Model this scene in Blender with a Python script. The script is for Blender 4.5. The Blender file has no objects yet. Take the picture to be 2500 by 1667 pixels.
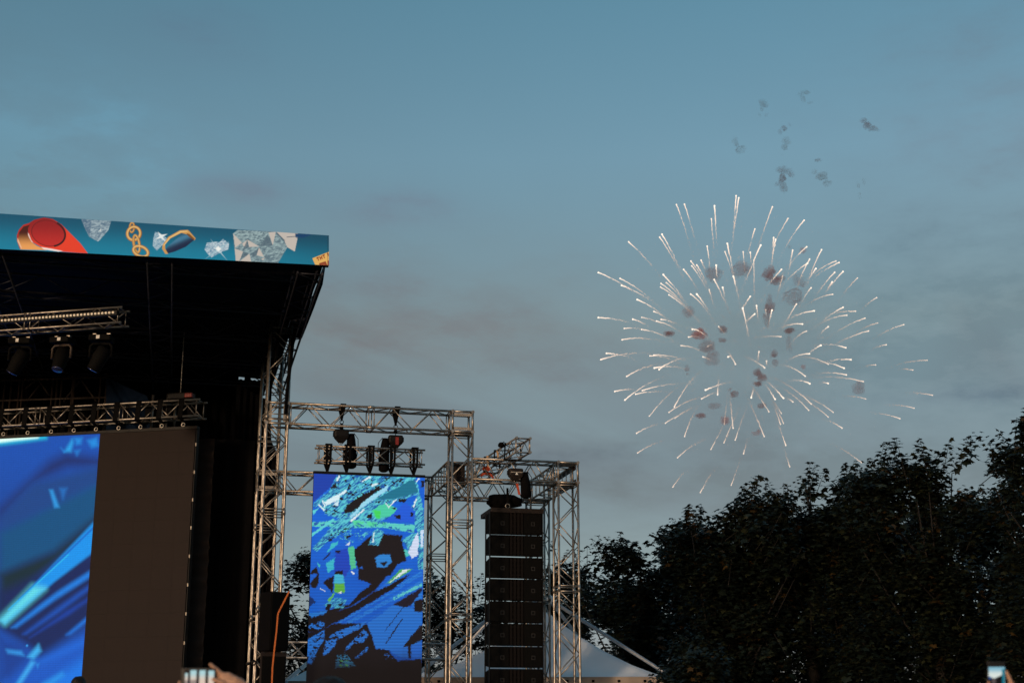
import bpy, bmesh, math, random
import numpy as np
from mathutils import Vector, Matrix, noise as mnoise

# ------------------------------------------------------------------ camera, sky, sun, exposure
SC = bpy.context.scene
COL = SC.collection
PITCH = math.radians(15.1)
cam_d = bpy.data.cameras.new("camera"); cam = bpy.data.objects.new("camera", cam_d); COL.objects.link(cam)
cam_d.sensor_width = 36.0; cam_d.lens = 3500 / 2500 * 36.0
cam_d.clip_start = 0.1; cam_d.clip_end = 5000
cam.location = (0, 0, 1.7); cam.rotation_euler = (math.radians(90) + PITCH, 0, 0)
cam_d.dof.use_dof = True; cam_d.dof.focus_distance = 34; cam_d.dof.aperture_fstop = 2.8
SC.camera = cam
SC.view_settings.view_transform = 'Standard'; SC.view_settings.look = 'None'
SC.view_settings.exposure = 1.0; SC.view_settings.gamma = 1.0
SC.cycles.max_bounces = 6; SC.cycles.transparent_max_bounces = 12; SC.cycles.volume_bounces = 1

SUN_EL, SUN_AZ = math.radians(4.0), math.radians(-150)     # low dusk sun behind the camera, a little to its left

def lin(c):
    """sRGB 0..255 -> linear"""
    out = []
    for x in c:
        x = x / 255.0
        out.append(x / 12.92 if x <= 0.04045 else ((x + 0.055) / 1.055) ** 2.4)
    return tuple(out)

def rgba(c): return lin(c) + (1.0,)

def link(nt, a, b): nt.links.new(a, b)

def math_node(nt, op, a=None, b=None, c=None):
    n = nt.nodes.new('ShaderNodeMath'); n.operation = op
    for k, v in enumerate((a, b, c)):
        if v is None: continue
        if isinstance(v, (int, float)): n.inputs[k].default_value = v
        else: nt.links.new(v, n.inputs[k])
    return n.outputs[0]

def mixrgb(nt, fac, a, b, blend='MIX'):
    n = nt.nodes.new('ShaderNodeMix'); n.data_type = 'RGBA'; n.blend_type = blend; n.clamp_factor = True
    if isinstance(fac, (int, float)): n.inputs[0].default_value = fac
    else: nt.links.new(fac, n.inputs[0])
    for k, v in ((6, a), (7, b)):
        if isinstance(v, tuple): n.inputs[k].default_value = v
        else: nt.links.new(v, n.inputs[k])
    return n.outputs[2]

def build_world():
    w = bpy.data.worlds.new("World"); SC.world = w; w.use_nodes = True
    nt = w.node_tree; nt.nodes.clear()
    out = nt.nodes.new('ShaderNodeOutputWorld'); bg = nt.nodes.new('ShaderNodeBackground')
    link(nt, bg.outputs[0], out.inputs[0]); bg.inputs[1].default_value = SKY_STRENGTH
    sky = nt.nodes.new('ShaderNodeTexSky'); sky.sky_type = 'NISHITA'; sky.sun_disc = False
    sky.sun_elevation = SUN_EL; sky.sun_rotation = SUN_AZ
    sky.air_density = 1.0; sky.dust_density = 1.6; sky.ozone_density = 2.5
    tc = nt.nodes.new('ShaderNodeTexCoord'); sep = nt.nodes.new('ShaderNodeSeparateXYZ')
    link(nt, tc.outputs['Generated'], sep.inputs[0])
    # dusk tint of the air by elevation (belt of dull grey-violet low down, teal higher up)
    ramp = nt.nodes.new('ShaderNodeValToRGB'); link(nt, sep.outputs[2], ramp.inputs[0])
    el = ramp.color_ramp.elements
    el[0].position = TINT[0][0]; el[0].color = TINT[0][1] + (1,)
    el[1].position = TINT[-1][0]; el[1].color = TINT[-1][1] + (1,)
    for pos, c in TINT[1:-1]:
        e = el.new(pos); e.color = c + (1,)
    col = mixrgb(nt, 1.0, sky.outputs[0], ramp.outputs[0], 'MULTIPLY')
    # thin streaky cloud sheets: noise stretched along the horizon, projected on a high plane
    zc = math_node(nt, 'MAXIMUM', sep.outputs[2], 0.03)
    px = math_node(nt, 'DIVIDE', sep.outputs[0], zc); py = math_node(nt, 'DIVIDE', sep.outputs[1], zc)
    comb = nt.nodes.new('ShaderNodeCombineXYZ')
    link(nt, math_node(nt, 'MULTIPLY', px, 0.85), comb.inputs[0]); link(nt, math_node(nt, 'MULTIPLY', py, 0.75), comb.inputs[1])
    rot = nt.nodes.new('ShaderNodeMapping'); rot.vector_type = 'TEXTURE'; rot.inputs['Rotation'].default_value = (0, 0, math.radians(60)); rot.inputs['Scale'].default_value = (2.6, 0.62, 1)
    link(nt, comb.outputs[0], rot.inputs[0])
    n1 = nt.nodes.new('ShaderNodeTexNoise'); n1.inputs['Scale'].default_value = 1.0; n1.inputs['Detail'].default_value = 7
    n1.inputs['Roughness'].default_value = 0.52; n1.inputs['Distortion'].default_value = 0.9
    link(nt, rot.outputs[0], n1.inputs['Vector'])
    r1 = nt.nodes.new('ShaderNodeValToRGB'); link(nt, n1.outputs[0], r1.inputs[0])
    r1.color_ramp.elements[0].position = 0.42; r1.color_ramp.elements[0].color = (0, 0, 0, 1)
    r1.color_ramp.elements[1].position = 0.80; r1.color_ramp.elements[1].color = (1, 1, 1, 1)
    # cloud sheets thin out overhead
    r2 = nt.nodes.new('ShaderNodeValToRGB'); link(nt, sep.outputs[2], r2.inputs[0])
    e2 = r2.color_ramp.elements
    e2[0].position = 0.05; e2[0].color = (0.05, 0.05, 0.05, 1); e2[1].position = 0.46; e2[1].color = (0.05, 0.05, 0.05, 1)
    for pos, v in ((0.12, .25), (0.19, .8), (0.26, .95), (0.33, .4)):
        e = e2.new(pos); e.color = (v, v, v, 1)
    fac = math_node(nt, 'MULTIPLY', r1.outputs[0], r2.outputs[0])
    cloud = mixrgb(nt, 1.0, col, CLOUD_TINT + (1,), 'MULTIPLY')
    col = mixrgb(nt, fac, col, cloud)
    # three soft dusk clouds that stand on their own: direction, half width, half height
    for (d, hw, hh, amt, tint) in SOFT_CLOUDS:
        d = Vector(d).normalized(); r = d.cross(Vector((0, 0, 1))).normalized(); u = r.cross(d)
        def dot(vec):
            n = nt.nodes.new('ShaderNodeVectorMath'); n.operation = 'DOT_PRODUCT'
            link(nt, tc.outputs['Generated'], n.inputs[0]); n.inputs[1].default_value = vec; return n.outputs['Value']
        n2 = nt.nodes.new('ShaderNodeTexNoise'); n2.inputs['Scale'].default_value = 26; n2.inputs['Detail'].default_value = 8; n2.inputs['Roughness'].default_value = .62
        mp = nt.nodes.new('ShaderNodeMapping'); mp.inputs['Scale'].default_value = (0.6, 0.6, 1.6)
        link(nt, tc.outputs['Generated'], mp.inputs[0]); link(nt, mp.outputs[0], n2.inputs['Vector'])
        wob = math_node(nt, 'MULTIPLY', math_node(nt, 'SUBTRACT', n2.outputs[0], 0.5), 5.0)
        x = math_node(nt, 'DIVIDE', dot(r), hw); y = math_node(nt, 'DIVIDE', dot(u), hh)
        q = math_node(nt, 'ADD', math_node(nt, 'MULTIPLY', x, x), math_node(nt, 'MULTIPLY', y, y))
        q = math_node(nt, 'ADD', q, wob)
        g = math_node(nt, 'MULTIPLY', math_node(nt, 'EXPONENT', math_node(nt, 'MULTIPLY', q, -1.0)), amt)
        g = math_node(nt, 'MULTIPLY', g, math_node(nt, 'GREATER_THAN', dot(d), 0.0))
        g = math_node(nt, 'MINIMUM', g, 0.85)
        cl = mixrgb(nt, 1.0, col, tint + (1,), 'MULTIPLY')
        col = mixrgb(nt, g, col, cl)
    link(nt, col, bg.inputs[0])

def view_dir(u, v):
    """direction of a point of the 2500 x 1667 photograph, for placing the far clouds in the sky"""
    return Vector((1, 0, 0)) * ((u - 1250) / 3500) + Vector((0, -math.sin(PITCH), math.cos(PITCH))) * ((833.5 - v) / 3500) + Vector((0, math.cos(PITCH), math.sin(PITCH)))

SKY_STRENGTH = 0.14
TINT = [(0.0, (.72, .92, 2.6)), (0.035, (.80, .86, 1.75)), (0.075, (.80, .74, 1.0)), (0.115, (.80, .66, .69)), (0.16, (.74, .56, .52)), (0.27, (1.05, .74, .55)), (0.38, (1.12, 1.0, .79)), (0.48, (.93, 1.0, .80))]
CLOUD_TINT = (0.84, 0.745, 0.75)
SOFT_CLOUDS = [
    (view_dir(575, 465), 0.034, 0.010, .8, (1.0, 0.80, 0.82)),
    (view_dir(960, 508), 0.040, 0.012, .7, (0.99, 0.82, 0.84)),
    (view_dir(480, 90), 0.05, 0.02, .5, (1.0, 0.90, 0.92)),
    (view_dir(1050, 800), 0.17, 0.055, .75, (1.0, 0.925, 0.905)),
    (view_dir(1330, 1120), 0.10, 0.010, .7, (0.82, 0.82, 0.86)),
    (view_dir(2380, 965), 0.06, 0.006, .7, (0.8, 0.8, 0.85)),
    (view_dir(2500, 200), 0.10, 0.10, .6, (1.0, 0.86, 0.85)),
    (view_dir(2480, 800), 0.16, 0.07, .8, (0.74, 0.80, 0.83)),
    (view_dir(1900, 1180), 0.26, 0.035, .8, (0.86, 0.82, 0.80)),
    (view_dir(900, 690), 0.045, 0.014, .7, (.98, .87, .87)),
    (view_dir(1150, 790), 0.06, 0.016, .7, (.97, .86, .86)),
    (view_dir(840, 840), 0.05, 0.016, .7, (.98, .87, .86)),
    (view_dir(1330, 900), 0.05, 0.014, .6, (.92, .86, .86)),
    (view_dir(0, 420), 0.12, 0.06, .9, (1.05, 1.2, 1.24)),
]
build_world()
sun_d = bpy.data.lights.new("sun", 'SUN'); sun = bpy.data.objects.new("sun", sun_d); COL.objects.link(sun)
sun_d.energy = 0.7; sun_d.angle = math.radians(4); sun_d.color = (1.0, 0.74, 0.50)
# direction towards the sun, azimuth measured like the sky texture's rotation
_sd = Vector((math.sin(SUN_AZ) * math.cos(SUN_EL), math.cos(SUN_AZ) * math.cos(SUN_EL), math.sin(SUN_EL)))
sun.rotation_euler = _sd.to_track_quat('Z', 'Y').to_euler()

# ------------------------------------------------------------------ frame of reference of the place
F_ = 3500.0
RIGHT = np.array([1., 0, 0]); UPV = np.array([0, -math.sin(PITCH), math.cos(PITCH)]); FWD = np.array([0, math.cos(PITCH), math.sin(PITCH)])
EYE = np.array([0, 0, 1.7])
def ray(u, v): return RIGHT * (u - 1250) / F_ + UPV * (833.5 - v) / F_ + FWD
def P(u, v, Y):
    r = ray(u, v); return EYE + r * (Y / r[1])
def proj_arr(q):
    d = q - EYE; z = d @ FWD
    return 1250 + F_ * (d @ RIGHT) / z, 833.5 - F_ * (d @ UPV) / z
class Frame:
    """a survey grid on the ground: i runs along a stage front, j away from the audience, z up"""
    def __init__(s, az, o):
        s.a = np.array([math.cos(az), math.sin(az), 0]); s.b = np.array([-math.sin(az), math.cos(az), 0]); s.o = np.array([o[0], o[1], 0.]); s.az = az
    def __call__(s, i, j, z): return s.o + i * s.a + j * s.b + np.array([0, 0, z])
    def hit(s, u, v, j):
        r = ray(u, v); t = ((s.o + j * s.b - EYE) @ s.b) / (r @ s.b); return EYE + r * t
    def iz(s, u, v, j):
        q = s.hit(u, v, j); return float((q - s.o) @ s.a), float(q[2])
FS = Frame(math.radians(13), P(1105.5, 1000, 31))       # side stage and roof
FW = Frame(math.radians(-13.5), P(472, 1047, 31.5))     # angled video wall inside the stage
rnd = random.Random(7)

# ------------------------------------------------------------------ objects and materials
ORG = {}
def tag(o, label=None, cat=None, group=None, kind=None):
    if label: o['label'] = label
    if cat: o['category'] = cat
    if group: o['group'] = group
    if kind: o['kind'] = kind
    return o
def thing(name, label, cat, loc, group=None, kind=None):
    o = bpy.data.objects.new(name, None); o.empty_display_size = 0.2; COL.objects.link(o)
    loc = Vector([float(x) for x in loc]); o.location = loc; ORG[o.name] = loc
    return tag(o, label, cat, group, kind)

class MB:
    def __init__(s): s.v = []; s.f = []; s.sm = []
    def add(s, vs, fs, smooth=False):
        n = len(s.v); s.v += [tuple(float(x) for x in q) for q in vs]
        for f in fs: s.f.append([n + k for k in f]); s.sm.append(smooth)
        return s
    def box(s, c, ax, ay, az):
        """centre and three half-axis vectors"""
        c, ax, ay, az = (np.array(q, float) for q in (c, ax, ay, az))
        vs = [c + sx * ax + sy * ay + sz * az for sz in (-1, 1) for sy in (-1, 1) for sx in (-1, 1)]
        return s.add(vs, [(0, 2, 3, 1), (4, 5, 7, 6), (0, 1, 5, 4), (2, 6, 7, 3), (0, 4, 6, 2), (1, 3, 7, 5)])
    def bbox(s, c, ax, ay, az, bev=0.02):
        """box with chamfered edges"""
        c, ax, ay, az = (np.array(q, float) for q in (c, ax, ay, az))
        lx, ly, lz = (np.linalg.norm(q) for q in (ax, ay, az))
        bev = min(bev, .45 * min(lx, ly, lz))
        bm = bmesh.new(); bmesh.ops.create_cube(bm, size=2)
        for w in bm.verts: w.co = Vector((w.co.x * lx, w.co.y * ly, w.co.z * lz))
        bmesh.ops.bevel(bm, geom=bm.edges[:], offset=bev, segments=2, affect='EDGES', profile=.6)
        bm.verts.index_update()
        ex, ey, ez = ax / lx, ay / ly, az / lz
        s.add([c + w.co.x * ex + w.co.y * ey + w.co.z * ez for w in bm.verts], [[w.index for w in f.verts] for f in bm.faces]); bm.free(); return s
    def tube(s, p, q, r, n=8, r2=None, caps=True):
        p = np.array(p, float); q = np.array(q, float); d = q - p; L = np.linalg.norm(d)
        if L < 1e-6: return s
        d /= L; h = np.array([0, 0, 1.]) if abs(d[2]) < .9 else np.array([1., 0, 0])
        x = np.cross(d, h); x /= np.linalg.norm(x); y = np.cross(d, x); r2 = r if r2 is None else r2
        vs = []
        for c, rr in ((p, r), (q, r2)):
            for k in range(n):
                t = 2 * math.pi * k / n; vs.append(c + rr * (math.cos(t) * x + math.sin(t) * y))
        b0 = len(s.v); s.add(vs, [(k, (k + 1) % n, n + (k + 1) % n, n + k) for k in range(n)], True)
        if caps: s.f += [[b0 + k for k in range(n)][::-1], [b0 + n + k for k in range(n)]]; s.sm += [False, False]
        return s
    def path(s, pts, r, n=8):
        """one continuous tube through several points, radius may vary"""
        pts = [np.array(q, float) for q in pts]; rs = r if isinstance(r, (list, tuple)) else [r] * len(pts)
        vs = []; x = None
        for k, c in enumerate(pts):
            d = pts[min(k + 1, len(pts) - 1)] - pts[max(k - 1, 0)]; d /= max(np.linalg.norm(d), 1e-9)
            if x is None:
                h = np.array([0, 0, 1.]) if abs(d[2]) < .9 else np.array([1., 0, 0]); x = np.cross(d, h)
            x = x - d * (x @ d); x /= max(np.linalg.norm(x), 1e-9); y = np.cross(d, x)
            for m in range(n):
                t = 2 * math.pi * m / n; vs.append(c + rs[k] * (math.cos(t) * x + math.sin(t) * y))
        fs = [(k * n + m, k * n + (m + 1) % n, (k + 1) * n + (m + 1) % n, (k + 1) * n + m) for k in range(len(pts) - 1) for m in range(n)]
        fs += [list(range(n))[::-1], [(len(pts) - 1) * n + m for m in range(n)]]
        return s.add(vs, fs, True)
    def ball(s, c, r, n=1, sx=1, sy=1, sz=1, jit=0, seed=0):
        bm = bmesh.new(); bmesh.ops.create_icosphere(bm, subdivisions=n, radius=1); bm.verts.index_update()
        c = np.array(c, float); vs = []
        for w in bm.verts:
            k = 1.0
            if jit: k = 1 + jit * mnoise.fractal(w.co * 1.3 + Vector((seed * 3.1, seed * 1.7, seed)), 1.0, 2.0, 4)
            vs.append(c + r * k * np.array([w.co.x * sx, w.co.y * sy, w.co.z * sz]))
        s.add(vs, [[w.index for w in f.verts] for f in bm.faces], True); bm.free(); return s
    def ring(s, c, ax, ay, R_, r, n=16, m=6, a0=0, a1=2 * math.pi):
        c, ax, ay = (np.array(q, float) for q in (c, ax, ay))
        pts = [c + R_ * (math.cos(t) * ax + math.sin(t) * ay) for t in np.linspace(a0, a1, n + 1)]
        return s.path(pts, r, m)
    def build(s, name, mat, parent=None, label=None, cat=None, group=None, kind=None, loc=None):
        me = bpy.data.meshes.new(name); o = bpy.data.objects.new(name, me); COL.objects.link(o)
        if parent is not None: org = ORG[parent.name]
        elif loc is not None: org = Vector([float(x) for x in loc]); o.location = org
        else: org = Vector((0, 0, 0))
        vs = np.array(s.v, float) - np.array(org)
        me.from_pydata(vs.tolist(), [], s.f); me.polygons.foreach_set('use_smooth', s.sm); me.materials.append(mat); me.update()
        if parent is not None: o.parent = parent
        ORG[o.name] = org
        return tag(o, label, cat, group, kind)

def build_each(mb, name, mat, parent):
    """one object per separate piece of a mesh, all under the same thing"""
    n = len(mb.v); par = list(range(n))
    def find(x):
        while par[x] != x: par[x] = par[par[x]]; x = par[x]
        return x
    for f in mb.f:
        for k in f[1:]:
            a, b = find(f[0]), find(k)
            if a != b: par[a] = b
    groups = {}
    for f, sm in zip(mb.f, mb.sm): groups.setdefault(find(f[0]), []).append((f, sm))
    for fs in groups.values():
        ids = sorted({k for f, _ in fs for k in f}); m = {k: q for q, k in enumerate(ids)}; p = MB(); p.v = [mb.v[k] for k in ids]; p.f = [[m[k] for k in f] for f, _ in fs]; p.sm = [q for _, q in fs]; p.build(name, mat, parent)
def principled(name, base, rough=.5, metal=0, **kw):
    m = bpy.data.materials.new(name); m.use_nodes = True; nt = m.node_tree; b = nt.nodes['Principled BSDF']
    b.inputs['Base Color'].default_value = tuple(base) + (1,); b.inputs['Roughness'].default_value = rough; b.inputs['Metallic'].default_value = metal
    for k, v in kw.items(): b.inputs[k.replace('_', ' ')].default_value = v
    return m, nt, b
def noisy(name, c1, c2, scale=4, rough=(.4, .7), metal=0, bump=0, detail=5, stretch=None, spec=.5):
    """two-tone worn surface with uneven gloss"""
    m, nt, b = principled(name, c1, rough[0], metal); b.inputs['Specular IOR Level'].default_value = spec
    tc = nt.nodes.new('ShaderNodeTexCoord'); n = nt.nodes.new('ShaderNodeTexNoise'); n.inputs['Scale'].default_value = scale; n.inputs['Detail'].default_value = detail
    if stretch:
        mp = nt.nodes.new('ShaderNodeMapping'); mp.inputs['Scale'].default_value = stretch; link(nt, tc.outputs['Object'], mp.inputs[0]); link(nt, mp.outputs[0], n.inputs['Vector'])
    else: link(nt, tc.outputs['Object'], n.inputs['Vector'])
    r = nt.nodes.new('ShaderNodeValToRGB'); link(nt, n.outputs[0], r.inputs[0])
    r.color_ramp.elements[0].position = .32; r.color_ramp.elements[0].color = tuple(c1) + (1,); r.color_ramp.elements[1].position = .68; r.color_ramp.elements[1].color = tuple(c2) + (1,)
    link(nt, r.outputs[0], b.inputs['Base Color'])
    mr = nt.nodes.new('ShaderNodeMapRange'); link(nt, n.outputs[0], mr.inputs[0]); mr.inputs[3].default_value = rough[0]; mr.inputs[4].default_value = rough[1]; link(nt, mr.outputs[0], b.inputs['Roughness'])
    if bump:
        bp = nt.nodes.new('ShaderNodeBump'); bp.inputs['Strength'].default_value = bump; bp.inputs['Distance'].default_value = .02; link(nt, n.outputs[0], bp.inputs['Height']); link(nt, bp.outputs[0], b.inputs['Normal'])
    return m
def emit_attr(name, strength, base=(.004, .004, .005), rough=.6, attr='picture'):
    """an LED picture: black panel that gives off the colours stored per pixel"""
    m, nt, b = principled(name, base, rough)
    at = nt.nodes.new('ShaderNodeAttribute'); at.attribute_name = attr
    link(nt, at.outputs['Color'], b.inputs['Emission Color']); b.inputs['Emission Strength'].default_value = strength; b.inputs['Specular IOR Level'].default_value = .12
    return m

M = {}
M['alu'] = noisy('aluminium truss', (.50, .46, .41), (.27, .24, .21), 9, (.30, .55), .85, detail=8)
M['alu_dull'] = noisy('dull aluminium plate', (.46, .42, .36), (.34, .30, .26), 14, (.5, .7), .55)
M['steel_dark'] = noisy('dark painted steel', (.016, .012, .011), (.024, .019, .017), 12, (.5, .7), .1, spec=.2)
M['scaff'] = noisy('worn scaffold tube', (.075, .055, .042), (.035, .026, .022), 8, (.5, .7), .3)
M['black_metal'] = noisy('black metal', (.006, .006, .0065), (.010, .0095, .0095), 20, (.4, .6), 0, spec=.18)
M['black_cab'] = noisy('black cabinet paint', (.0032, .0028, .0028), (.005, .0045, .0045), 40, (.55, .75), 0, .2, spec=.08)
M['grille'] = noisy('black grille', (.003, .003, .003), (.005, .005, .005), 200, (.7, .85), spec=.08)
M['black_cloth'] = noisy('black stage cloth', (.0028, .0028, .0034), (.005, .0046, .005), 3, (.85, .95), 0, .3, spec=.06)
M['strap'] = noisy('black webbing', (.004, .004, .0045), (.006, .006, .0065), 60, (.8, .95), spec=.08)
M['tarp'] = noisy('dark blue tarpaulin', (.0045, .014, .036), (.003, .010, .026), 6, (.6, .8), 0, .4, spec=.05)
M['roof'] = noisy('black roof skin', (.004, .004, .006), (.007, .007, .010), 2, (.6, .8), 0, .2, spec=.1)
M['roof_truss'] = noisy('dark roof truss', (.060, .062, .080), (.035, .036, .048), 9, (.5, .7), .2, spec=.2)
M['orange'] = noisy('orange ratchet strap', (.65, .17, .03), (.50, .11, .02), 30, (.6, .8))
M['red'] = noisy('red shackle paint', (.30, .02, .015), (.20, .015, .012), 30, (.4, .6))
M['orange_red'] = noisy('orange-red sling', (.55, .07, .015), (.38, .05, .012), 30, (.6, .8))
M['shackle'] = noisy('zinc shackle', (.55, .52, .47), (.40, .37, .33), 30, (.3, .5), .9)
M['white_mark'], _, _ = principled('white marking', (.75, .74, .70), .6)
M['led_off'] = noisy('switched-off led tiles', (.028, .0215, .0205), (.023, .0178, .0172), 300, (.6, .7), spec=.1)
M['pvc'] = noisy('white tent membrane', (.90, .91, .93), (.85, .86, .88), 1.2, (.45, .6))
M['pvc_band'] = noisy('beige tent valance', (.42, .33, .26), (.36, .28, .22), 3, (.6, .7))
M['steel_tube'] = noisy('galvanised tube', (.52, .54, .57), (.40, .42, .45), 10, (.35, .55), .7)
M['bark'] = noisy('bark', (.010, .0075, .006), (.006, .005, .004), 9, (.85, .95), 0, .8, stretch=(3, 3, .6))
M['grass'] = noisy('trampled grass', (.03, .045, .018), (.055, .05, .028), 1.5, (.9, 1.0), 0, .5)

# ------------------------------------------------------------------ ground
def build_ground():
    n = 60; xs = np.linspace(-1, 1, n); g = np.sign(xs) * np.abs(xs) ** 2.2 * 2500
    X, Y = np.meshgrid(g, g + 20); Z = np.zeros_like(X)
    vs = np.stack([X.ravel(), Y.ravel(), Z.ravel()], 1)
    mb = MB(); mb.add(vs, [(r * n + c, r * n + c + 1, (r + 1) * n + c + 1, (r + 1) * n + c) for r in range(n - 1) for c in range(n - 1)])
    mb.build('ground', M['grass'], kind='structure')
build_ground()

# ------------------------------------------------------------------ trusses
S = 0.45                      # chord spacing of the big aluminium box truss
RC, RB = 0.027, 0.0135        # chord and brace radii
def unit(v):
    v = np.array(v, float); return v / np.linalg.norm(v)
def brace_face(mb, p, q, d, L, step, rb, phase=0, ends=True, style='zig'):
    """bracing between two parallel chords that start at p and q"""
    n = max(2, int(round(L / step))); h = L / n
    if ends:
        for t in (0.06, L - 0.06): mb.tube(p + d * t, q + d * t, rb, 6)
    for k in range(n):
        t0, t1 = k * h + .06 * (k == 0), (k + 1) * h - .06 * (k == n - 1)
        if style == 'zig':
            if (k + phase) % 2 == 0: mb.tube(p + d * t0, q + d * t1, rb, 6)
            else: mb.tube(q + d * t0, p + d * t1, rb, 6)
        elif style == 'ladder':
            mb.tube(p + d * (k + .5) * h, q + d * (k + .5) * h, rb, 6)
        elif style == 'x':
            mb.tube(p + d * t0, q + d * t1, rb, 6); mb.tube(q + d * (t0 + .004), p + d * (t1 + .004), rb, 6)
def box_truss(name, label, cat, p0, d, L, e1, e2, s1, s2, seg=None, step=None, rc=RC, rb=RB, group=None, styles=('zig',) * 4, mat='alu', phases=(0, 0, 1, 1), over=0.0, parent=None, joints=True):
    """four chords, lattice on all four sides, split in bolted lengths"""
    p0 = np.array(p0, float); d, e1, e2 = unit(d), unit(e1), unit(e2)
    root = parent or thing(name, label, cat, p0, group)
    cs = [p0, p0 + s1 * e1, p0 + s1 * e1 + s2 * e2, p0 + s2 * e2]
    step = step or max(s1, s2) * 1.0; seg = seg or L; ns = max(1, int(round(L / seg))); sl = L / ns
    for k, c in enumerate(cs):                          # each chord with its bolted couplers as thicker collars
        pts, rs = [c - d * over], [rc]
        for q in range(1, ns):
            for t, f in ((-.09, 1), (-.055, 1), (-.053, 1.28), (.053, 1.28), (.055, 1), (.09, 1)): pts.append(c + d * (q * sl + t)); rs.append(rc * f)
        MB().path(pts + [c + d * (L + over)], rs + [rc], 10).build('chord', M[mat], root)
    mb = MB()
    for k in range(ns):
        for m in range(4):
            brace_face(mb, cs[m] + d * k * sl, cs[(m + 1) % 4] + d * k * sl, d, sl, step, rb, phases[m], True, styles[m])
    mb.build('bracing', M[mat], root)
    return root
def corner_block(parent, p0, e1, e2, e3, s, plates=(0, 1)):
    """cube joint where trusses meet: 12 edges, round sockets, flat plates on the front"""
    mb = MB(); p0 = np.array(p0, float); g = lambda x, y, z: p0 + e1 * s * x + e2 * s * y + e3 * s * z
    for y in (0, 1):
        for z in (0, 1): mb.tube(g(0, y, z), g(1, y, z), RC, 10); mb.tube(g(y, 0, z), g(y, 1, z), RC, 10); mb.tube(g(y, z, 0), g(y, z, 1), RC, 10)
    for x in (0, 1):
        for y in (0, 1):
            for z in (0, 1): mb.tube(g(x, y, z) - e2 * .036, g(x, y, z) + e2 * .036, RC * 1.35, 10)
    mb.build('corner_block', M['alu'], parent)
    pb = MB(); w = .033
    for kind in plates:
        if kind == 'h':      # horizontal plates on the front face
            for z in (.15, .85): pb.box(g(.5, 0, z) , e1 * s * .44, e2 * .004, e3 * w)
        if kind == 'v':
            for x in (.17, .83): pb.box(g(x, 0, .5), e1 * w * .75, e2 * .004, e3 * s * .42)
        if kind == 'floor':
            pb.box(g(.5, .5, .02), e1 * s * .46, e2 * s * .46, e3 * .004)
        if kind == 'roof':
            pb.box(g(.5, .5, .98), e1 * s * .46, e2 * s * .46, e3 * .004)
    if pb.v: build_each(pb, 'joint_plate', M['alu_dull'], parent)

a_, b_, z_ = FS.a, FS.b, np.array([0, 0, 1.])
I1, I2, I4 = -4.05, 0.0, 2.40          # tower positions along the front
J2 = 2.60                              # rear row
ZH, ZL = 8.02, 6.98                    # lower chords of the high and low trusses
TW = 'lattice towers of the side stage'; TB = 'horizontal box trusses of the side stage'
t = box_truss('truss_tower', 'tall front lattice tower under the stage roof, beside the black drapes', 'truss tower', FS(I1, 0, 0.0), z_, 10.2, a_, b_, S, S, 2.02, .50, group=TW)
corner_block(t, FS(I1, 0, ZH), a_, b_, z_, S, ('v',))
t = box_truss('truss_tower', 'lattice tower half hidden behind the front tower at the stage roof', 'truss tower', FS(I1, J2, 0), z_, 10.2, a_, b_, S, S, 2.02, .52, group=TW, phases=(1, 1, 0, 0))
corner_block(t, FS(I1, J2, ZL), a_, b_, z_, S, ('h',))
t = box_truss('truss_tower', 'lattice tower with the topmost corner cube, right beside the narrow video screen', 'truss tower', FS(I2, 0, 0), z_, ZH, a_, b_, S, S, 2.02, .50, group=TW)
corner_block(t, FS(I2, 0, ZH), a_, b_, z_, S, ('h', 'floor'))
t = box_truss('truss_tower', 'rear lattice tower between the narrow video screen and the line array', 'truss tower', FS(I2, J2, 0), z_, ZL + S, a_, b_, S, S, 2.02, .50, group=TW)
t = box_truss('truss_tower', 'lattice tower at the outer end, in front of the big dark trees', 'truss tower', FS(I4, 0, 0), z_, ZL, a_, b_, S, S, 2.02, .50, group=TW, phases=(1, 1, 0, 0))
corner_block(t, FS(I4, 0, ZL), a_, b_, z_, S, ('floor', 'roof'))
t = box_truss('truss_tower', 'rear lattice tower showing just right of the black line array', 'truss tower', FS(I4, J2, 0), z_, ZL, a_, b_, S, S, 2.02, .50, group=TW)
corner_block(t, FS(I4, J2, ZL), a_, b_, z_, S, ('floor',))
# horizontal trusses
box_truss('box_truss', 'highest horizontal truss carrying the two chain hoists over the screen', 'truss', FS(I1 + S, 0, ZH), a_, I2 - I1 - S, b_, z_, S, S, 1.80, .46, group=TB, phases=(0, 0, 0, 1))
box_truss('box_truss', 'low rear truss crossing behind the small screen truss and the straps', 'truss', FS(I1 + S, J2, ZL), a_, I2 - I1 - S, b_, z_, S, S, 1.80, .46, group=TB, phases=(1, 1, 1, 0))
box_truss('box_truss', 'front truss over the line array with the hoist hanging before it', 'truss', FS(I2 + S, 0, ZL), a_, I4 - I2 - S, b_, z_, S, S, 1.95, .28, group=TB, phases=(0, 0, 0, 1))
box_truss('box_truss', 'rear truss over the line array, seen under the front one', 'truss', FS(I2 + S, J2, ZL), a_, I4 - I2 - S, b_, z_, S, S, 1.95, .28, group=TB, phases=(1, 1, 1, 0))
t = box_truss('box_truss', 'short truss running back from the cube tower, plated with a dark panel', 'truss', FS(I2, S, ZL), b_, J2 - S, a_, z_, S, S, J2 - S, .36, group=TB, styles=('zig', 'ladder', 'zig', 'ladder'))
MB().box(FS(I2 + S * .5, S + .35, ZL + S * .55), a_ * S * .48, b_ * .006, z_ * S * .54).build('dark_panel', M['steel_dark'], t)
t = box_truss('box_truss', 'short truss running back along the outer end, next to the trees', 'truss', FS(I4, S, ZL), b_, J2 - S, a_, z_, S, S, J2 - S, .36, group=TB, styles=('zig', 'ladder', 'zig', 'ladder'))
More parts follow.
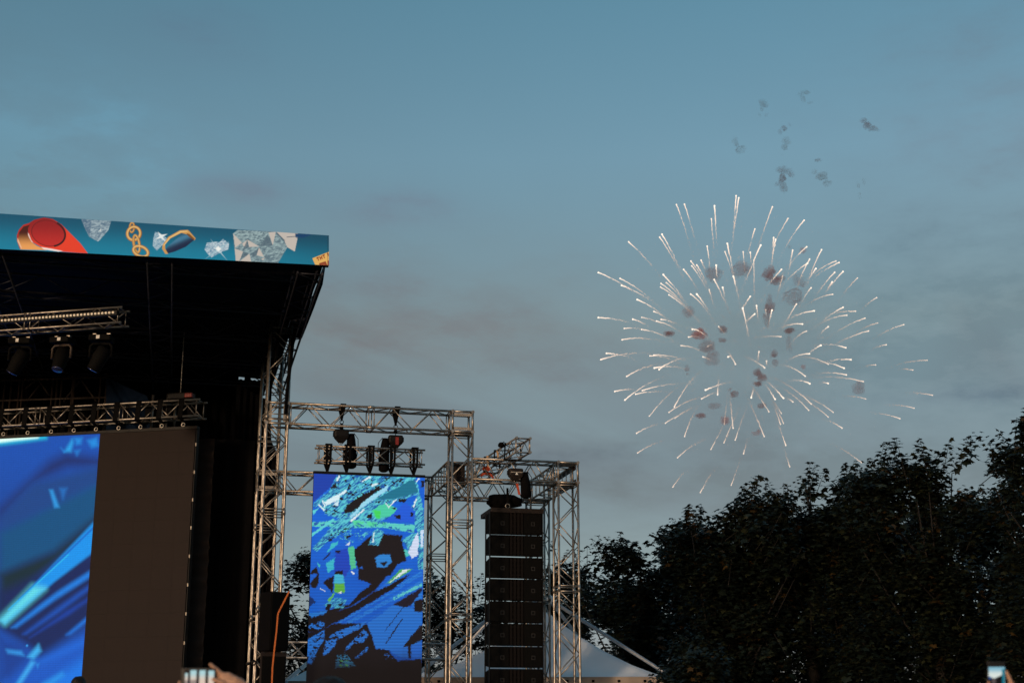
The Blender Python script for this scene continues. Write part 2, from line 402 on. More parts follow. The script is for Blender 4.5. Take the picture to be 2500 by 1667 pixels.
MB().box(FS(I4 + S + .01, S + .5, ZL + S * .86), b_ * .75, a_ * .006, z_ * .055).box(FS(I4 + S + .01, S + .5, ZL + S * .14), b_ * .75, a_ * .006, z_ * .055).build('dark_panel', M['steel_dark'], t)
# light white ladder truss low behind the narrow screen
mbp = FS(-3.62, .95, 3.16)
box_truss('ladder_truss', 'thin white ladder truss crossing low behind the narrow video screen', 'truss', mbp, a_, 3.75, b_, z_, .28, .325, 3.75, .34, .021, .010, styles=('zig', 'x', 'zig', 'x'), mat='steel_tube')

# ------------------------------------------------------------------ chain hoists and rigging
def shackle(mb, c, r=.035, e=a_):
    mb.ring(c, e, z_, r, .009, 14, 6); return mb
def hoist(name, label, hook, ztop, zbot, side=1, group='chain hoists of the side stage', mark=False, bag=True, body='black_metal', red=False, bagdrop=.85):
    """motor hanging on its chain: hook above, motor body, bag that collects the chain"""
    hook = np.array(hook, float); c = np.array([hook[0], hook[1], (ztop + zbot) / 2]); root = thing(name, label, 'chain hoist', (hook[0], hook[1], ztop), group)
    hgt = (ztop - zbot)
    mb = MB(); top = c + z_ * hgt * .22; mb.bbox(top, a_ * .16, b_ * .11, z_ * hgt * .31, .05)
    lo = c - z_ * hgt * .22
    mb.add([lo + z_ * hgt * .19 + sx * a_ * .15 + sy * b_ * .1 for sx in (-1, 1) for sy in (-1, 1)] + [lo - z_ * hgt * .2 + sx * a_ * .05 + sy * b_ * .05 for sx in (-1, 1) for sy in (-1, 1)],
           [(0, 1, 5, 4), (2, 6, 7, 3), (0, 4, 6, 2), (1, 3, 7, 5), (4, 5, 7, 6)])
    for k in range(5): mb.box(top + a_ * .165 * side * -1 + z_ * (k - 2) * hgt * .07, a_ * .012, b_ * .085, z_ * hgt * .018)
    mb.build('motor_body', M[body], root)
    MB().box(top - b_ * .112 - z_ * hgt * .02, a_ * .13, b_ * .003, z_ * hgt * .035).build('trim_strip', M['alu_dull'] if mark else M['black_metal'], root)
    if mark:
        q = top - b_ * .118 - z_ * hgt * .12
        MB().add([q - a_ * .035 - z_ * .03, q + a_ * .035 - z_ * .03, q + z_ * .03], [(0, 1, 2)]).build('warning_mark', M['white_mark'], root)
    if red: MB().box(top - b_ * .118 + a_ * .02 - z_ * hgt * .15, a_ * .035, b_ * .003, z_ * hgt * .28).build('red_tag', M['red'], root)
    hb = MB(); hb.tube(c + z_ * hgt * .48, (hook[0], hook[1], hook[2]), .010, 6); shackle(hb, np.array([hook[0], hook[1], hook[2]]) , .035)
    hb.build('lift_chain', M['black_metal'], root)
    MB().ring(lo - z_ * hgt * .24, a_, z_, .028, .009, 12, 6).build('hook', M['shackle'], root)
    if bag:
        bc = top + a_ * .21 * side + b_ * .03
        pts = [bc + z_ * .02, bc - z_ * .12 + a_ * .01 * side, bc - z_ * bagdrop * .6 + a_ * .03 * side, bc - z_ * bagdrop * .95 + a_ * .03 * side, bc - z_ * bagdrop + a_ * .03 * side]
        MB().path(pts, [.075, .095, .115, .11, .06], 12).build('chain_bag', M['black_cloth'], root)
        MB().path([bc + a_ * .07 * side + z_ * .04, bc + a_ * .16 * side - z_ * .08, bc + a_ * .17 * side - z_ * .3, bc + a_ * .14 * side - z_ * .5], .008, 6).build('cable', M['black_metal'], root)
    return root
zt = lambda u, v, j: FS.iz(u, v, j)
JM = S / 2
i834, _ = zt(834, 1040, JM); i966, _ = zt(966, 1045, JM)
def sling(label, i, ztop, zbot, w=.06):
    root = thing('rigging_sling', label, 'sling', FS(i, JM, zbot), 'black slings round the highest truss')
    mb = MB(); W = S + 2 * RC + .02
    for sgn in (-1, 1):
        f = FS(i, JM + sgn * W / 2, ztop); lo = FS(i, JM + sgn * .01, zbot)
        mb.add([f - a_ * w, f + a_ * w, lo + a_ * w * .25, lo - a_ * w * .25, f - a_ * w + b_ * .012, f + a_ * w + b_ * .012, lo + a_ * w * .25 + b_ * .012, lo - a_ * w * .25 + b_ * .012],
               [(0, 1, 2, 3), (7, 6, 5, 4), (0, 3, 7, 4), (1, 5, 6, 2)])
    mb.box(FS(i, JM, ztop + .006), a_ * w, b_ * W / 2, z_ * .006)
    mb.build('webbing', M['strap'], root)
    mb = MB(); shackle(mb, FS(i, JM, zbot - .02), .04); mb.tube(FS(i, JM, zbot - .06), FS(i, JM, zbot - .17), .034, 8)
    mb.build('shackle', M['black_metal'], root)
sling('black sling looped over the highest truss, nearer the stage roof', i834, ZH + S + .03, 8.18)
sling('black sling looped over the highest truss, nearer the cube tower', i966, ZH + S + .03, 8.13)
hoist('chain_hoist', 'black chain hoist with angular motor above the screen, nearer the stage', FS(i834, JM, 8.03), 7.97, 7.67, 1, bagdrop=.74)
hoist('chain_hoist', 'black chain hoist with red tag above the screen, nearer the cube tower', FS(i966, JM, 8.00), 7.90, 7.60, -1, red=True, bagdrop=.72)
i1272, _ = zt(1258, 1180, -.15)
hoist('chain_hoist', 'brown chain hoist with white triangle mark above the line array', FS(i1272, -.17, 7.30), 7.20, 6.92, 1, mark=True, body='steel_dark', bagdrop=.55)

# ------------------------------------------------------------------ narrow video screen and its small truss
SJ = JM
i0, z0 = FS.iz(766, 1156, SJ); i1, z1 = FS.iz(1036, 1168, SJ)
ZSCR = 6.99; ZBOT = 1.35
small = box_truss('screen_truss', 'small truss wrapped in black straps directly above the narrow screen', 'truss', FS(FS.iz(772, 1130, .06)[0], .06, 7.26), a_, FS.iz(1036, 1130, .06)[0] - FS.iz(772, 1130, .06)[0], b_, z_, .32, .32, 2.4, .38, .021, .010, styles=('zig', 'zig', 'zig', 'x'), over=.015)
SX = [FS.iz(u, 1150, SJ)[0] for u in (799, 846, 903, 955, 1010)]
pos = ['nearest the stage', 'under the first hoist', 'in the middle', 'under the second hoist', 'nearest the cube tower']
for k, i in enumerate(SX):
    root = thing('screen_strap', 'black loop strap on the small truss above the narrow screen, ' + pos[k], 'strap', FS(i, SJ, 7.05), 'straps holding the narrow screen')
    mb = MB()
    for dj in (-.20, .20):
        for di in (-.045, .045):
            p = FS(i + di, SJ + dj, 7.62); q = FS(i + di * .9, SJ + dj, 7.24); r = FS(i + di * .3, SJ, 7.06); w = .024
            mb.add([p - a_ * w, p + a_ * w, q + a_ * w, q - a_ * w, r + a_ * w * .6, r - a_ * w * .6], [(0, 1, 2, 3), (3, 2, 4, 5)])
            mb.add([x + b_ * .008 for x in (p - a_ * w, p + a_ * w, q + a_ * w, q - a_ * w, r + a_ * w * .6, r - a_ * w * .6)], [(3, 2, 1, 0), (5, 4, 2, 3)])
    mb.box(FS(i, SJ, 7.625), a_ * .075, b_ * .205, z_ * .006)
    mb.build('webbing', M['strap'], root)
    mb = MB(); shackle(mb, FS(i, SJ, 7.025), .03); mb.build('shackle', M['shackle'], root)

# picture painting helpers: pictures are computed per LED on the screen's own surface
def smooth(x): x = np.clip(x, 0, 1); return x * x * (3 - 2 * x)
def vnoise(x, y, seed=0):
    xi = np.floor(x).astype(np.int64); yi = np.floor(y).astype(np.int64); fx = smooth(x - xi); fy = smooth(y - yi)
    def h(i, j):
        n = (i * 374761393 + j * 668265263 + seed * 1442695) & 0x7fffffff; n = ((n ^ (n >> 13)) * 1274126177) & 0x7fffffff
        return ((n ^ (n >> 16)) & 0xffff) / 65535.0
    return (h(xi, yi) * (1 - fx) + h(xi + 1, yi) * fx) * (1 - fy) + (h(xi, yi + 1) * (1 - fx) + h(xi + 1, yi + 1) * fx) * fy
def fnoise(x, y, seed=0, o=3): return sum(vnoise(x * 2 ** k, y * 2 ** k, seed + k) / 2 ** (k + 1) for k in range(o)) / (1 - .5 ** o)
def sdpoly(x, y, pts):
    """signed distance to a polygon, negative inside"""
    pts = [np.array(q, float) for q in pts]; d2 = np.full(x.shape, 1e18); ins = np.zeros(x.shape, bool); n = len(pts)
    for k in range(n):
        A, B = pts[k], pts[(k + 1) % n]; e = B - A; wx, wy = x - A[0], y - A[1]
        t = np.clip((wx * e[0] + wy * e[1]) / max(e @ e, 1e-12), 0, 1); d2 = np.minimum(d2, (wx - e[0] * t) ** 2 + (wy - e[1] * t) ** 2)
        if A[1] != B[1]:
            c = ((A[1] > y) != (B[1] > y)) & (x < (B[0] - A[0]) * (y - A[1]) / (B[1] - A[1]) + A[0]); ins ^= c
    d = np.sqrt(d2); return np.where(ins, -d, d)
class Canvas:
    def __init__(s, U, V): s.U, s.V = U, V; s.c = np.zeros(U.shape + (3,)); s.k = (0, 0, 1.); s.wx = s.wy = 0
    def unit(s, ox, oy, sc): s.k = (ox, oy, sc); return s
    def poly(s, pts, col, soft=1.5, amt=1.0, tex=None):
        ox, oy, sc = s.k; q = [(ox + x / sc, oy + y / sc) for x, y in pts]
        xs, ys = zip(*q); m = (s.U > min(xs) - soft * 3 - 6) & (s.U < max(xs) + soft * 3 + 6) & (s.V > min(ys) - soft * 3 - 6) & (s.V < max(ys) + soft * 3 + 6)
        if not m.any(): return s
        u, v = s.U[m], s.V[m]; wx = s.wx[m] if np.ndim(s.wx) else 0; wy = s.wy[m] if np.ndim(s.wy) else 0
        a = smooth(.5 - sdpoly(u + wx, v + wy, q) / (2 * soft)) * amt
        c = np.array(col(u, v) if callable(col) else lin(col))
        if tex is not None: a = a * tex(u, v)
        s.c[m] = s.c[m] * (1 - a[:, None]) + a[:, None] * c; return s
    def line(s, p, q, w, col, **kw):
        p = np.array(p, float); q = np.array(q, float); n = np.array([-(q - p)[1], (q - p)[0]]); n = n / np.linalg.norm(n) * w / 2
        return s.poly([p + n, q + n, q - n, p - n], col, **kw)
    def ring(s, c, rx, ry, ang, w, col, n=28, soft=.8, a0=0, a1=360):
        pts_o, pts_i = [], []
        for t in np.radians(np.linspace(a0, a1, n)):
            for R_, L in ((1, pts_o), (-1, pts_i)):
                x, y = (rx + R_ * w / 2) * math.cos(t), (ry + R_ * w / 2) * math.sin(t); A = math.radians(ang)
                L.append((c[0] + x * math.cos(A) - y * math.sin(A), c[1] + x * math.sin(A) + y * math.cos(A)))
        return s.poly(pts_o + pts_i[::-1], col, soft)
def led_surface(name, corners, nx, ny, painter, mat, parent):
    """grid of LEDs spanning four corners (tl, tr, br, bl); painter gives each its colour"""
    tl, tr, br, bl = (np.array(q, float) for q in corners)
    s, t = np.meshgrid(np.linspace(0, 1, nx + 1), np.linspace(0, 1, ny + 1)); s, t = s[..., None], t[..., None]
    q = (tl * (1 - s) + tr * s) * (1 - t) + (bl * (1 - s) + br * s) * t; q = q.reshape(-1, 3)
    U, V = proj_arr(q); rgb = painter(U, V)
    me = bpy.data.meshes.new(name); idx = np.arange((nx + 1) * (ny + 1)).reshape(ny + 1, nx + 1)
    fs = np.stack([idx[1:, :-1], idx[1:, 1:], idx[:-1, 1:], idx[:-1, :-1]], -1).reshape(-1, 4)
    me.from_pydata((q - np.array(ORG[parent.name])).tolist(), [], fs.tolist()); me.materials.append(mat)
    at = me.attributes.new('picture', 'FLOAT_COLOR', 'POINT'); at.data.foreach_set('color', np.concatenate([rgb, np.ones((len(rgb), 1))], 1).astype(np.float32).ravel()); me.update()
    o = bpy.data.objects.new(name, me); COL.objects.link(o); o.parent = parent; ORG[o.name] = ORG[parent.name]; return o

def mixcol(c1, c2, f): return np.array(lin(c1)) * (1 - f[:, None]) + np.array(lin(c2)) * f[:, None]
def paint_side(U, V):
    C = Canvas(U, V); jx = (fnoise(U / 3.2, V / 3.2, 3) - .5) * 6; jy = (fnoise(U / 3.2, V / 3.2, 9) - .5) * 6; C.wx, C.wy = jx, jy
    C.c[:] = mixcol((6, 90, 202), (16, 108, 224), fnoise(U / 40, V / 40, 5))
    A = (740, 1140, 6.032); Bq = (740, 1390, 5.661)
    crys = lambda s=1.0: (lambda u, v: mixcol((12, 80, 165), (92, 205, 215), smooth((fnoise((u * .80 - v * .60) / (9 * s), (u * .60 + v * .80) / (2.6 * s), 21, 4) - .26) * 2.1)))
    dk = (17, 14, 17); tx = lambda lo, f=6., sd=31: (lambda u, v: smooth((fnoise((u + v) / f, (v - u * .5) / (f * .6), sd, 3) - lo) * 8))
    C.unit(*A)
    C.poly([(100, 60), (500, 100), (400, 300), (100, 560)], (20, 62, 165))
    C.poly([(500, 100), (1650, 120), (1720, 380), (900, 700), (600, 780), (350, 700), (200, 540), (150, 540), (400, 330)], crys())
    C.poly([(150, 540), (420, 360), (640, 240), (640, 300), (330, 520), (150, 600)], crys(.8), amt=.8)
    C.poly([(500, 115), (1600, 150), (1690, 370), (700, 720), (320, 690)], dk, tex=tx(.60, 9, 77))
    C.poly([(640, 560), (750, 480), (1170, 250), (1100, 340), (860, 560), (720, 660), (600, 680)], dk)
    C.poly([(400, 300), (480, 230), (500, 290), (430, 325)], dk)
    C.poly([(310, 510), (640, 330), (635, 365), (540, 425), (530, 480), (340, 565)], (215, 238, 245), 1)
    C.poly([(440, 560), (530, 480), (515, 565)], (205, 232, 240), 1)
    for p, q in (((280, 490), (322, 585)), ((225, 545), (315, 640)), ((495, 205), (540, 125)), ((1010, 275), (1110, 235)), ((860, 215), (990, 145))): C.line(p, q, 22, (220, 238, 242), soft=1)
    C.poly([(690, 720), (900, 500), (1255, 255), (1235, 345), (900, 570), (700, 770)], (150, 214, 236), 1.2)
    C.poly([(700, 760), (900, 590), (1240, 380), (1100, 480), (760, 740)], crys(.6))
    C.poly([(1060, 480), (1540, 210), (1630, 180), (1700, 370), (1300, 475)], (22, 112, 140), 1.5)
    C.poly([(640, 880), (900, 640), (1130, 540), (1400, 600), (1250, 760), (900, 860)], crys(1.4))
    C.poly([(1000, 650), (1120, 560), (1260, 535), (1390, 620), (1290, 720), (1080, 765)], (72, 203, 165), 1.5)
    C.poly([(1030, 630), (1140, 640), (1135, 755), (1070, 750)], (64, 212, 95), 1.5)
    C.poly([(1210, 790), (1500, 520), (1600, 590), (1660, 640), (1640, 815)], (26, 90, 214), 1)
    for pl in ([(1400, 470), (1530, 465), (1490, 520), (1410, 515)], [(1570, 725), (1590, 660), (1625, 670), (1612, 735)], [(1340, 700), (1445, 700), (1430, 775), (1370, 750)], [(1300, 600), (1370, 595), (1362, 632)], [(950, 700), (1010, 680), (1010, 760), (930, 750)], [(1735, 200), (1785, 200), (1785, 290), (1740, 290)]): C.poly(pl, dk, 1.2)
    C.poly([(110, 815), (700, 770), (1650, 850), (1640, 965), (1200, 890), (700, 890), (110, 872)], (92, 206, 196), 1.5)
    C.poly([(110, 815), (700, 770), (1650, 850), (1640, 965), (1200, 890), (110, 872)], (30, 90, 170), tex=tx(.55, 10, 52))
    C.poly([(500, 900), (700, 770), (1250, 830), (1100, 880), (800, 890)], (80, 220, 130), amt=.6, tex=tx(.45, 8, 12))
    C.poly([(120, 985), (440, 750), (470, 775), (120, 1030)], (92, 208, 212), 1.2)
    C.poly([(140, 640), (240, 590), (150, 700)], (92, 208, 212), 1.2)
    C.poly([(140, 1190), (520, 770), (700, 730), (760, 880), (350, 1100), (200, 1240)], crys(.9))
    C.poly([(350, 1020), (560, 890), (720, 880), (350, 1120), (340, 1060)], dk, tex=tx(.52, 5, 61))
    C.poly([(540, 1000), (700, 920), (1000, 950), (850, 1080), (700, 1150), (560, 1080)], crys(.8), tex=tx(.5, 8, 45)); C.poly([(420, 1120), (520, 1090), (520, 1130), (350, 1260)], (60, 190, 205))
    C.line((695, 800), (895, 622), 20, (225, 235, 240), soft=1); C.line((1250, 590), (1380, 472), 18, (230, 238, 240), soft=1); C.line((1225, 530), (1258, 602), 16, (215, 230, 238), soft=1)
    C.poly([(1590, 600), (1712, 360), (1775, 650), (1700, 690)], crys(.7)); C.poly([(1650, 650), (1710, 640), (1725, 965), (1640, 880)], crys(.7))
    C.line((1620, 590), (1672, 468), 22, (225, 235, 240), soft=1); C.line((1660, 212), (1715, 168), 20, (225, 238, 240), soft=1)
    C.poly([(1690, 640), (1780, 640), (1775, 1500), (1700, 1500), (1680, 1280)], crys(.8))
    C.poly([(1440, 1080), (1600, 980), (1700, 960), (1560, 1240), (1500, 1130)], crys(.6)); C.poly([(1470, 1200), (1530, 1210), (1570, 1300), (1500, 1330)], (80, 200, 190))
    C.poly([(1550, 1250), (1680, 960), (1705, 1080), (1685, 1285), (1600, 1355)], (214, 226, 250), 1); C.poly([(1730, 925), (1772, 918), (1766, 1165), (1735, 1175)], (205, 226, 250), 1)
    C.poly([(740, 1220), (1000, 1000), (1180, 980), (1460, 1005), (1450, 1080), (1525, 1370), (1390, 1430), (1280, 1600), (880, 1600), (790, 1440)], dk, 1.5)
    C.poly([(965, 1145), (1030, 940), (1100, 905), (1190, 950), (1110, 1155)], crys(.6)); C.line((1030, 1110), (1045, 960), 16, (225, 238, 240), soft=1)
    C.poly([(1060, 1330), (1160, 1280), (1280, 1285), (1305, 1390), (1220, 1475), (1090, 1475)], (42, 134, 216)); C.poly([(1130, 1405), (1245, 1385), (1200, 1455)], dk)
    C.poly([(470, 1240), (660, 1180), (690, 1500), (600, 1640), (460, 1640)], (24, 70, 190), 1); C.poly([(665, 1180), (745, 1150), (780, 1490), (700, 1500)], (82, 198, 150), 1.2)
    C.poly([(330, 1420), (465, 1330), (450, 1500), (370, 1555)], (58, 188, 210)); C.poly([(200, 1390), (250, 1430), (240, 1480)], (70, 200, 200))
    for pl in ([(90, 1568), (190, 1470), (235, 1568)], [(290, 1365), (400, 1240), (390, 1300), (310, 1355)], [(480, 1220), (555, 1218), (540, 1262), (490, 1262)], [(470, 1530), (590, 1520), (590, 1568), (470, 1568)], [(620, 1010), (740, 1000), (640, 1060)]): C.poly(pl, dk, 1.2)
    C.poly([(620, 1140), (700, 1100), (690, 1140)], (220, 235, 245), 1); C.poly([(780, 1520), (870, 1460), (900, 1540), (780, 1580)], (30, 110, 220))
    C.unit(*Bq)
    C.poly([(760, -20), (1240, -20), (990, 290), (700, 480), (440, 590), (200, 655), (30, 660), (60, 610), (330, 560), (650, 470), (800, 300), (950, 200), (760, 130)], dk)
    C.poly([(30, 650), (250, 620), (520, 560), (720, 480), (980, 300), (1480, 60), (1300, 230), (540, 690), (440, 730), (200, 870), (30, 850)], dk)
    C.poly([(100, 190), (215, 40), (222, 170), (170, 260), (110, 240)], dk); C.poly([(270, 170), (425, 80), (410, 325), (340, 250)], dk); C.poly([(80, 360), (180, 440), (60, 540), (60, 440)], dk, amt=.8)
    C.poly([(430, 60), (555, 60), (575, 190), (430, 190)], (66, 186, 220)); C.poly([(430, 190), (575, 190), (575, 315), (430, 320)], (98, 186, 70)); C.poly([(340, 420), (420, 320), (440, 340), (360, 450)], (98, 190, 90))
    C.poly([(440, 30), (545, 30), (545, 70), (440, 60)], dk); C.poly([(280, 490), (470, 380), (600, 420), (560, 530), (450, 530), (330, 520)], crys(.6), amt=.8); C.poly([(480, 480), (550, 450), (520, 510)], dk); C.poly([(330, 480), (390, 470), (350, 590), (310, 540)], dk)
    C.line((240, 262), (310, 298), 14, (225, 235, 240), soft=1); C.poly([(480, 320), (535, 300), (535, 330)], (235, 242, 245), 1); C.poly([(665, 10), (715, 40), (700, 70), (670, 40)], (235, 242, 245), 1)
    C.poly([(70, 610), (330, 560), (320, 600), (120, 660)], (36, 128, 222)); C.poly([(120, 740), (300, 700), (300, 790), (200, 830), (60, 800)], (36, 122, 220), tex=tx(.40, 7, 19))
    C.poly([(1000, 300), (1250, 90), (1300, 30), (1520, 0), (1200, 210)], (30, 112, 222)); C.poly([(1150, 195), (1350, -10), (1520, -10), (1210, 185)], (74, 176, 96)); C.poly([(1185, 180), (1400, -10), (1480, -10), (1230, 160)], (224, 240, 240), 1)
    for p, q, w, c in (((1640, 70), (480, 740), 26, (36, 126, 224)), ((1640, 175), (500, 800), 52, (36, 126, 224)), ((1640, 205), (1250, 405), 40, (96, 206, 214)), ((1640, 250), (560, 900), 14, (30, 112, 214)), ((1640, 30), (1300, 230), 26, (40, 132, 224))): C.line(p, q, w, c, soft=1, tex=tx(.30, 5, 83))
    C.poly([(880, 745), (1100, 600), (1240, 480), (1400, 505), (1640, 560), (1622, 1060), (1450, 1210), (1180, 1110), (1000, 1085), (940, 900)], (36, 122, 222))
    C.poly([(1240, 480), (1640, 250), (1640, 300), (1480, 500), (1400, 520)], (24, 22, 40)); C.poly([(1500, 480), (1640, 300), (1640, 400), (1560, 430), (1530, 520)], (38, 128, 224))
    C.poly([(1530, 440), (1660, 400), (1660, 580), (1540, 575)], dk); C.poly([(1420, 1010), (1660, 740), (1660, 960), (1500, 1040), (1490, 1230), (1440, 1210)], dk)
    for p, q, w in (((1470, 400), (1130, 850), 9), ((1370, 680), (1140, 1020), 16), ((1620, 770), (1370, 1100), 14), ((1500, 900), (1400, 1080), 14)): C.line(p, q, w, dk, soft=.8)
    C.poly([(30, 860), (200, 860), (440, 740), (860, 740), (890, 760), (945, 900), (1000, 1090), (1180, 1110), (1300, 1260), (1640, 1230), (1660, 1700), (30, 1700)], dk)
    C.poly([(1180, 1090), (1450, 1060), (1450, 1220), (1350, 1200), (1240, 1150)], (36, 118, 220)); C.poly([(1490, 1050), (1660, 1000), (1660, 1240), (1500, 1210)], (34, 110, 216))
    for pl in ([(30, 980), (290, 830), (300, 960), (150, 1190), (30, 1200)], [(310, 980), (475, 945), (440, 1050), (320, 1175), (275, 1175)], [(590, 1070), (840, 825), (905, 900), (830, 1000), (700, 1015), (575, 1140)], [(720, 1215), (900, 1055), (890, 1110), (760, 1215)], [(360, 920), (480, 850), (700, 820), (500, 900), (370, 940)], [(80, 1190), (180, 1190), (120, 1300), (60, 1300)], [(450, 860), (900, 700), (800, 800), (500, 960)]): C.poly(pl, (36, 122, 220), tex=tx(.30, 7, 91))
    C.poly([(470, 1180), (600, 1170), (730, 1330), (440, 1360)], (52, 140, 190), tex=tx(.45, 6, 97)); C.poly([(500, 1240), (630, 1260), (620, 1340), (480, 1330)], (110, 200, 120), tex=tx(.5, 6, 99)); C.poly([(1110, 1160), (1300, 1160), (1310, 1230), (1150, 1260)], (40, 110, 200), tex=tx(.6, 5, 98))
    # dark rows between LED lines, wider towards the bottom, where the panel fades out
    dep = smooth((V - 1180) / 420); row = .5 + .5 * np.cos(V * 2 * math.pi / 3.62)
    C.c *= (1 - (.30 + .55 * dep) * row)[:, None] * 1.18
    fade = 1 - smooth((V - 1560 - 30 * fnoise(U / 22, V / 1e3, 8)) / 75); C.c *= fade[:, None]
    return C.c + np.array(lin((22, 17, 17)))
M['led_side'] = emit_attr('narrow led picture', .5)
scr = thing('video_screen', 'narrow upright video screen showing blue crystal shards', 'video screen', FS((i0 + i1) / 2, SJ, ZBOT))
cor = [FS(i0, SJ - .05, ZSCR), FS(i1, SJ - .05, ZSCR), FS(i1, SJ - .05, ZBOT), FS(i0, SJ - .05, ZBOT)]
led_surface('led_panel', cor, 300, 620, paint_side, M['led_side'], scr)
mb = MB(); mb.box(FS((i0 + i1) / 2, SJ + .008, (ZSCR + ZBOT) / 2), a_ * (i1 - i0) / 2, b_ * .05, z_ * (ZSCR - ZBOT) / 2); mb.build('cabinet', M['black_metal'], scr)
mb = MB(); mb.box(FS((i0 + i1) / 2, SJ, ZSCR + .032), a_ * ((i1 - i0) / 2 + .01), b_ * .06, z_ * .028); mb.build('hanging_bar', M['black_metal'], scr)

# ------------------------------------------------------------------ main stage: roof, fascia, drapes
ZR = 10.0
def paint_fascia(U, V):
    C = Canvas(U, V)
    top = 521 + U * 54 / 803; bot = 608 + U * 40 / 803; t = np.clip((V - top) / (bot - top), 0, 1)
    C.c[:] = mixcol((2, 80, 106), (6, 122, 150), smooth(t)) * (1.04 - .22 * smooth((U - 560) / 240))[:, None]
    def gl(lo, hi, f=1., sd=41):
        """cut crystal: flat three-sided facets of differing brightness, with fine glitter"""
        def col(u, v):
            x, y = (u + v * .62 + 5 * fnoise(u / 30, v / 30, sd, 2)) / (6.5 * f), (v - u * .42 + 5 * fnoise(u / 26, v / 26, sd + 3, 2)) / (5.2 * f); i, j = np.floor(x), np.floor(y); t = ((x - i) + (y - j) > 1).astype(float)
            h = np.modf(np.abs(np.sin(i * 12.9898 + j * 78.233 + t * 37.719 + sd) * 43758.5453))[0]
            return mixcol(lo, hi, np.clip(.15 + .62 * h ** 1.4 + .45 * (fnoise((u + v) / 2.6, (v - u) / 2.2, sd, 2) - .4), 0, 1))
        return col
    C.unit(0, 500, 5.6)
    red = lambda u, v: mixcol((150, 26, 30), (232, 62, 38), smooth((u * .6 + (v - 535) * 1.3 - 60) / 90))
    C.poly([(385, 300), (400, 250), (470, 205), (600, 175), (720, 195), (840, 270), (950, 380), (1100, 530), (1200, 665), (850, 640), (620, 610), (420, 500), (380, 400)], red, .7)
    C.poly([(230, 420), (260, 340), (320, 275), (420, 245), (385, 320), (380, 400), (420, 500), (500, 560), (640, 620), (280, 610), (235, 500)], lambda u, v: mixcol((72, 22, 18), (236, 160, 88), smooth((v - 566) / 38)), .7)
    C.poly([(230, 420), (260, 340), (320, 275), (420, 245), (400, 275), (320, 300), (260, 380), (250, 470), (300, 600), (270, 600), (235, 500)], (176, 40, 34), .6)
    C.poly([(560, 578), (700, 600), (860, 632), (800, 640), (600, 610)], (245, 225, 215), .6); C.poly([(380, 380), (395, 400), (425, 480), (455, 520), (430, 505), (390, 430)], (250, 220, 205), .5); C.poly([(240, 450), (290, 570), (300, 600), (280, 595), (240, 500)], (240, 190, 150), .5)
    C.poly([(660 + 232 * math.cos(q) - 40 * math.sin(q), 390 + 176 * math.sin(q) + 55 * math.cos(q)) for q in np.linspace(0, 6.28, 30)], lambda u, v: mixcol((146, 24, 30), (190, 40, 38), smooth((v - 540) / 60)), .6)
    C.ring((660, 390), 232, 176, 14, 9, (86, 18, 24)); C.ring((662, 390), 232, 176, 14, 26, (52, 14, 22), a0=-70, a1=60)
    C.poly([(1112, 200), (1522, 220), (1480, 350), (1345, 505), (1220, 440), (1160, 320)], gl((58, 96, 122), (182, 200, 204)), .6); C.poly([(1112, 200), (1250, 215), (1230, 430), (1160, 320)], (60, 95, 125), .6, .5); C.poly([(1350, 360), (1385, 320), (1380, 365)], (205, 212, 210), .5)
    gold, gd = (206, 152, 84), (120, 74, 34)
    C.ring((1805, 312), 30, 66, 3, 30, gd); C.ring((1803, 310), 30, 66, 3, 20, gold)
    C.ring((1830, 395), 88, 92, 25, 44, gd); C.ring((1828, 393), 88, 92, 25, 32, gold); C.ring((1828, 390), 84, 90, 25, 10, (236, 196, 130))
    C.ring((1868, 535), 38, 118, -10, 40, gd); C.ring((1866, 533), 38, 118, -10, 28, gold); C.ring((1925, 640), 104, 66, 22, 46, gd); C.ring((1923, 637), 104, 66, 22, 33, gold); C.ring((1921, 633), 104, 64, 22, 10, (236, 196, 130)); C.ring((1868, 533), 34, 112, -10, 8, (232, 188, 120), a0=-80, a1=80)
    C.poly([(2120, 370), (2200, 400), (2285, 460), (2270, 500), (2145, 630), (2090, 560), (2095, 470)], gl((66, 128, 158), (205, 220, 222), .7), .5); C.poly([(2160, 370), (2205, 410), (2290, 400), (2225, 440), (2260, 500), (2200, 455), (2130, 470), (2180, 430)], (240, 244, 240), .8, .9)
    C.unit(400, 500, 5.6)
    C.poly([(50, 570), (250, 400), (330, 420), (415, 480), (300, 575), (150, 640), (60, 665), (20, 620)], lambda u, v: mixcol((12, 34, 66), (64, 120, 150), np.exp(-((v - 583 + (u - 440) * .42) / 9) ** 2)), .7)
    C.poly([(-25, 600), (-15, 545), (60, 440), (220, 350), (325, 344), (345, 358), (435, 462), (420, 487), (330, 410), (240, 385), (90, 460), (15, 545), (18, 600), (60, 672), (20, 672)], gold, .6); C.poly([(-10, 560), (70, 450), (225, 362), (320, 356), (325, 368), (230, 376), (85, 455), (5, 560)], (236, 196, 128), .5); C.poly([(310, 390), (350, 400), (425, 470), (410, 485), (330, 425)], gd, .5)
    C.poly([(555, 610), (590, 520), (700, 505), (760, 512), (808, 468), (892, 530), (882, 612), (800, 640), (650, 722), (590, 660)], gl((70, 128, 158), (218, 228, 230), .8, 57), .6)
    C.poly([(640, 470), (745, 600), (870, 765), (735, 620)], (190, 214, 218), .7, .8); C.poly([(560, 745), (740, 600), (895, 500), (760, 625)], (170, 204, 212), .7, .6); C.poly([(705, 600), (745, 565), (785, 605), (745, 640)], (246, 246, 240), 2.2)
    C.poly([(945, 395), (1010, 345), (1540, 370), (1695, 570), (1550, 815), (985, 790)], gl((66, 92, 108), (168, 192, 192), 1.2, 63), .6)
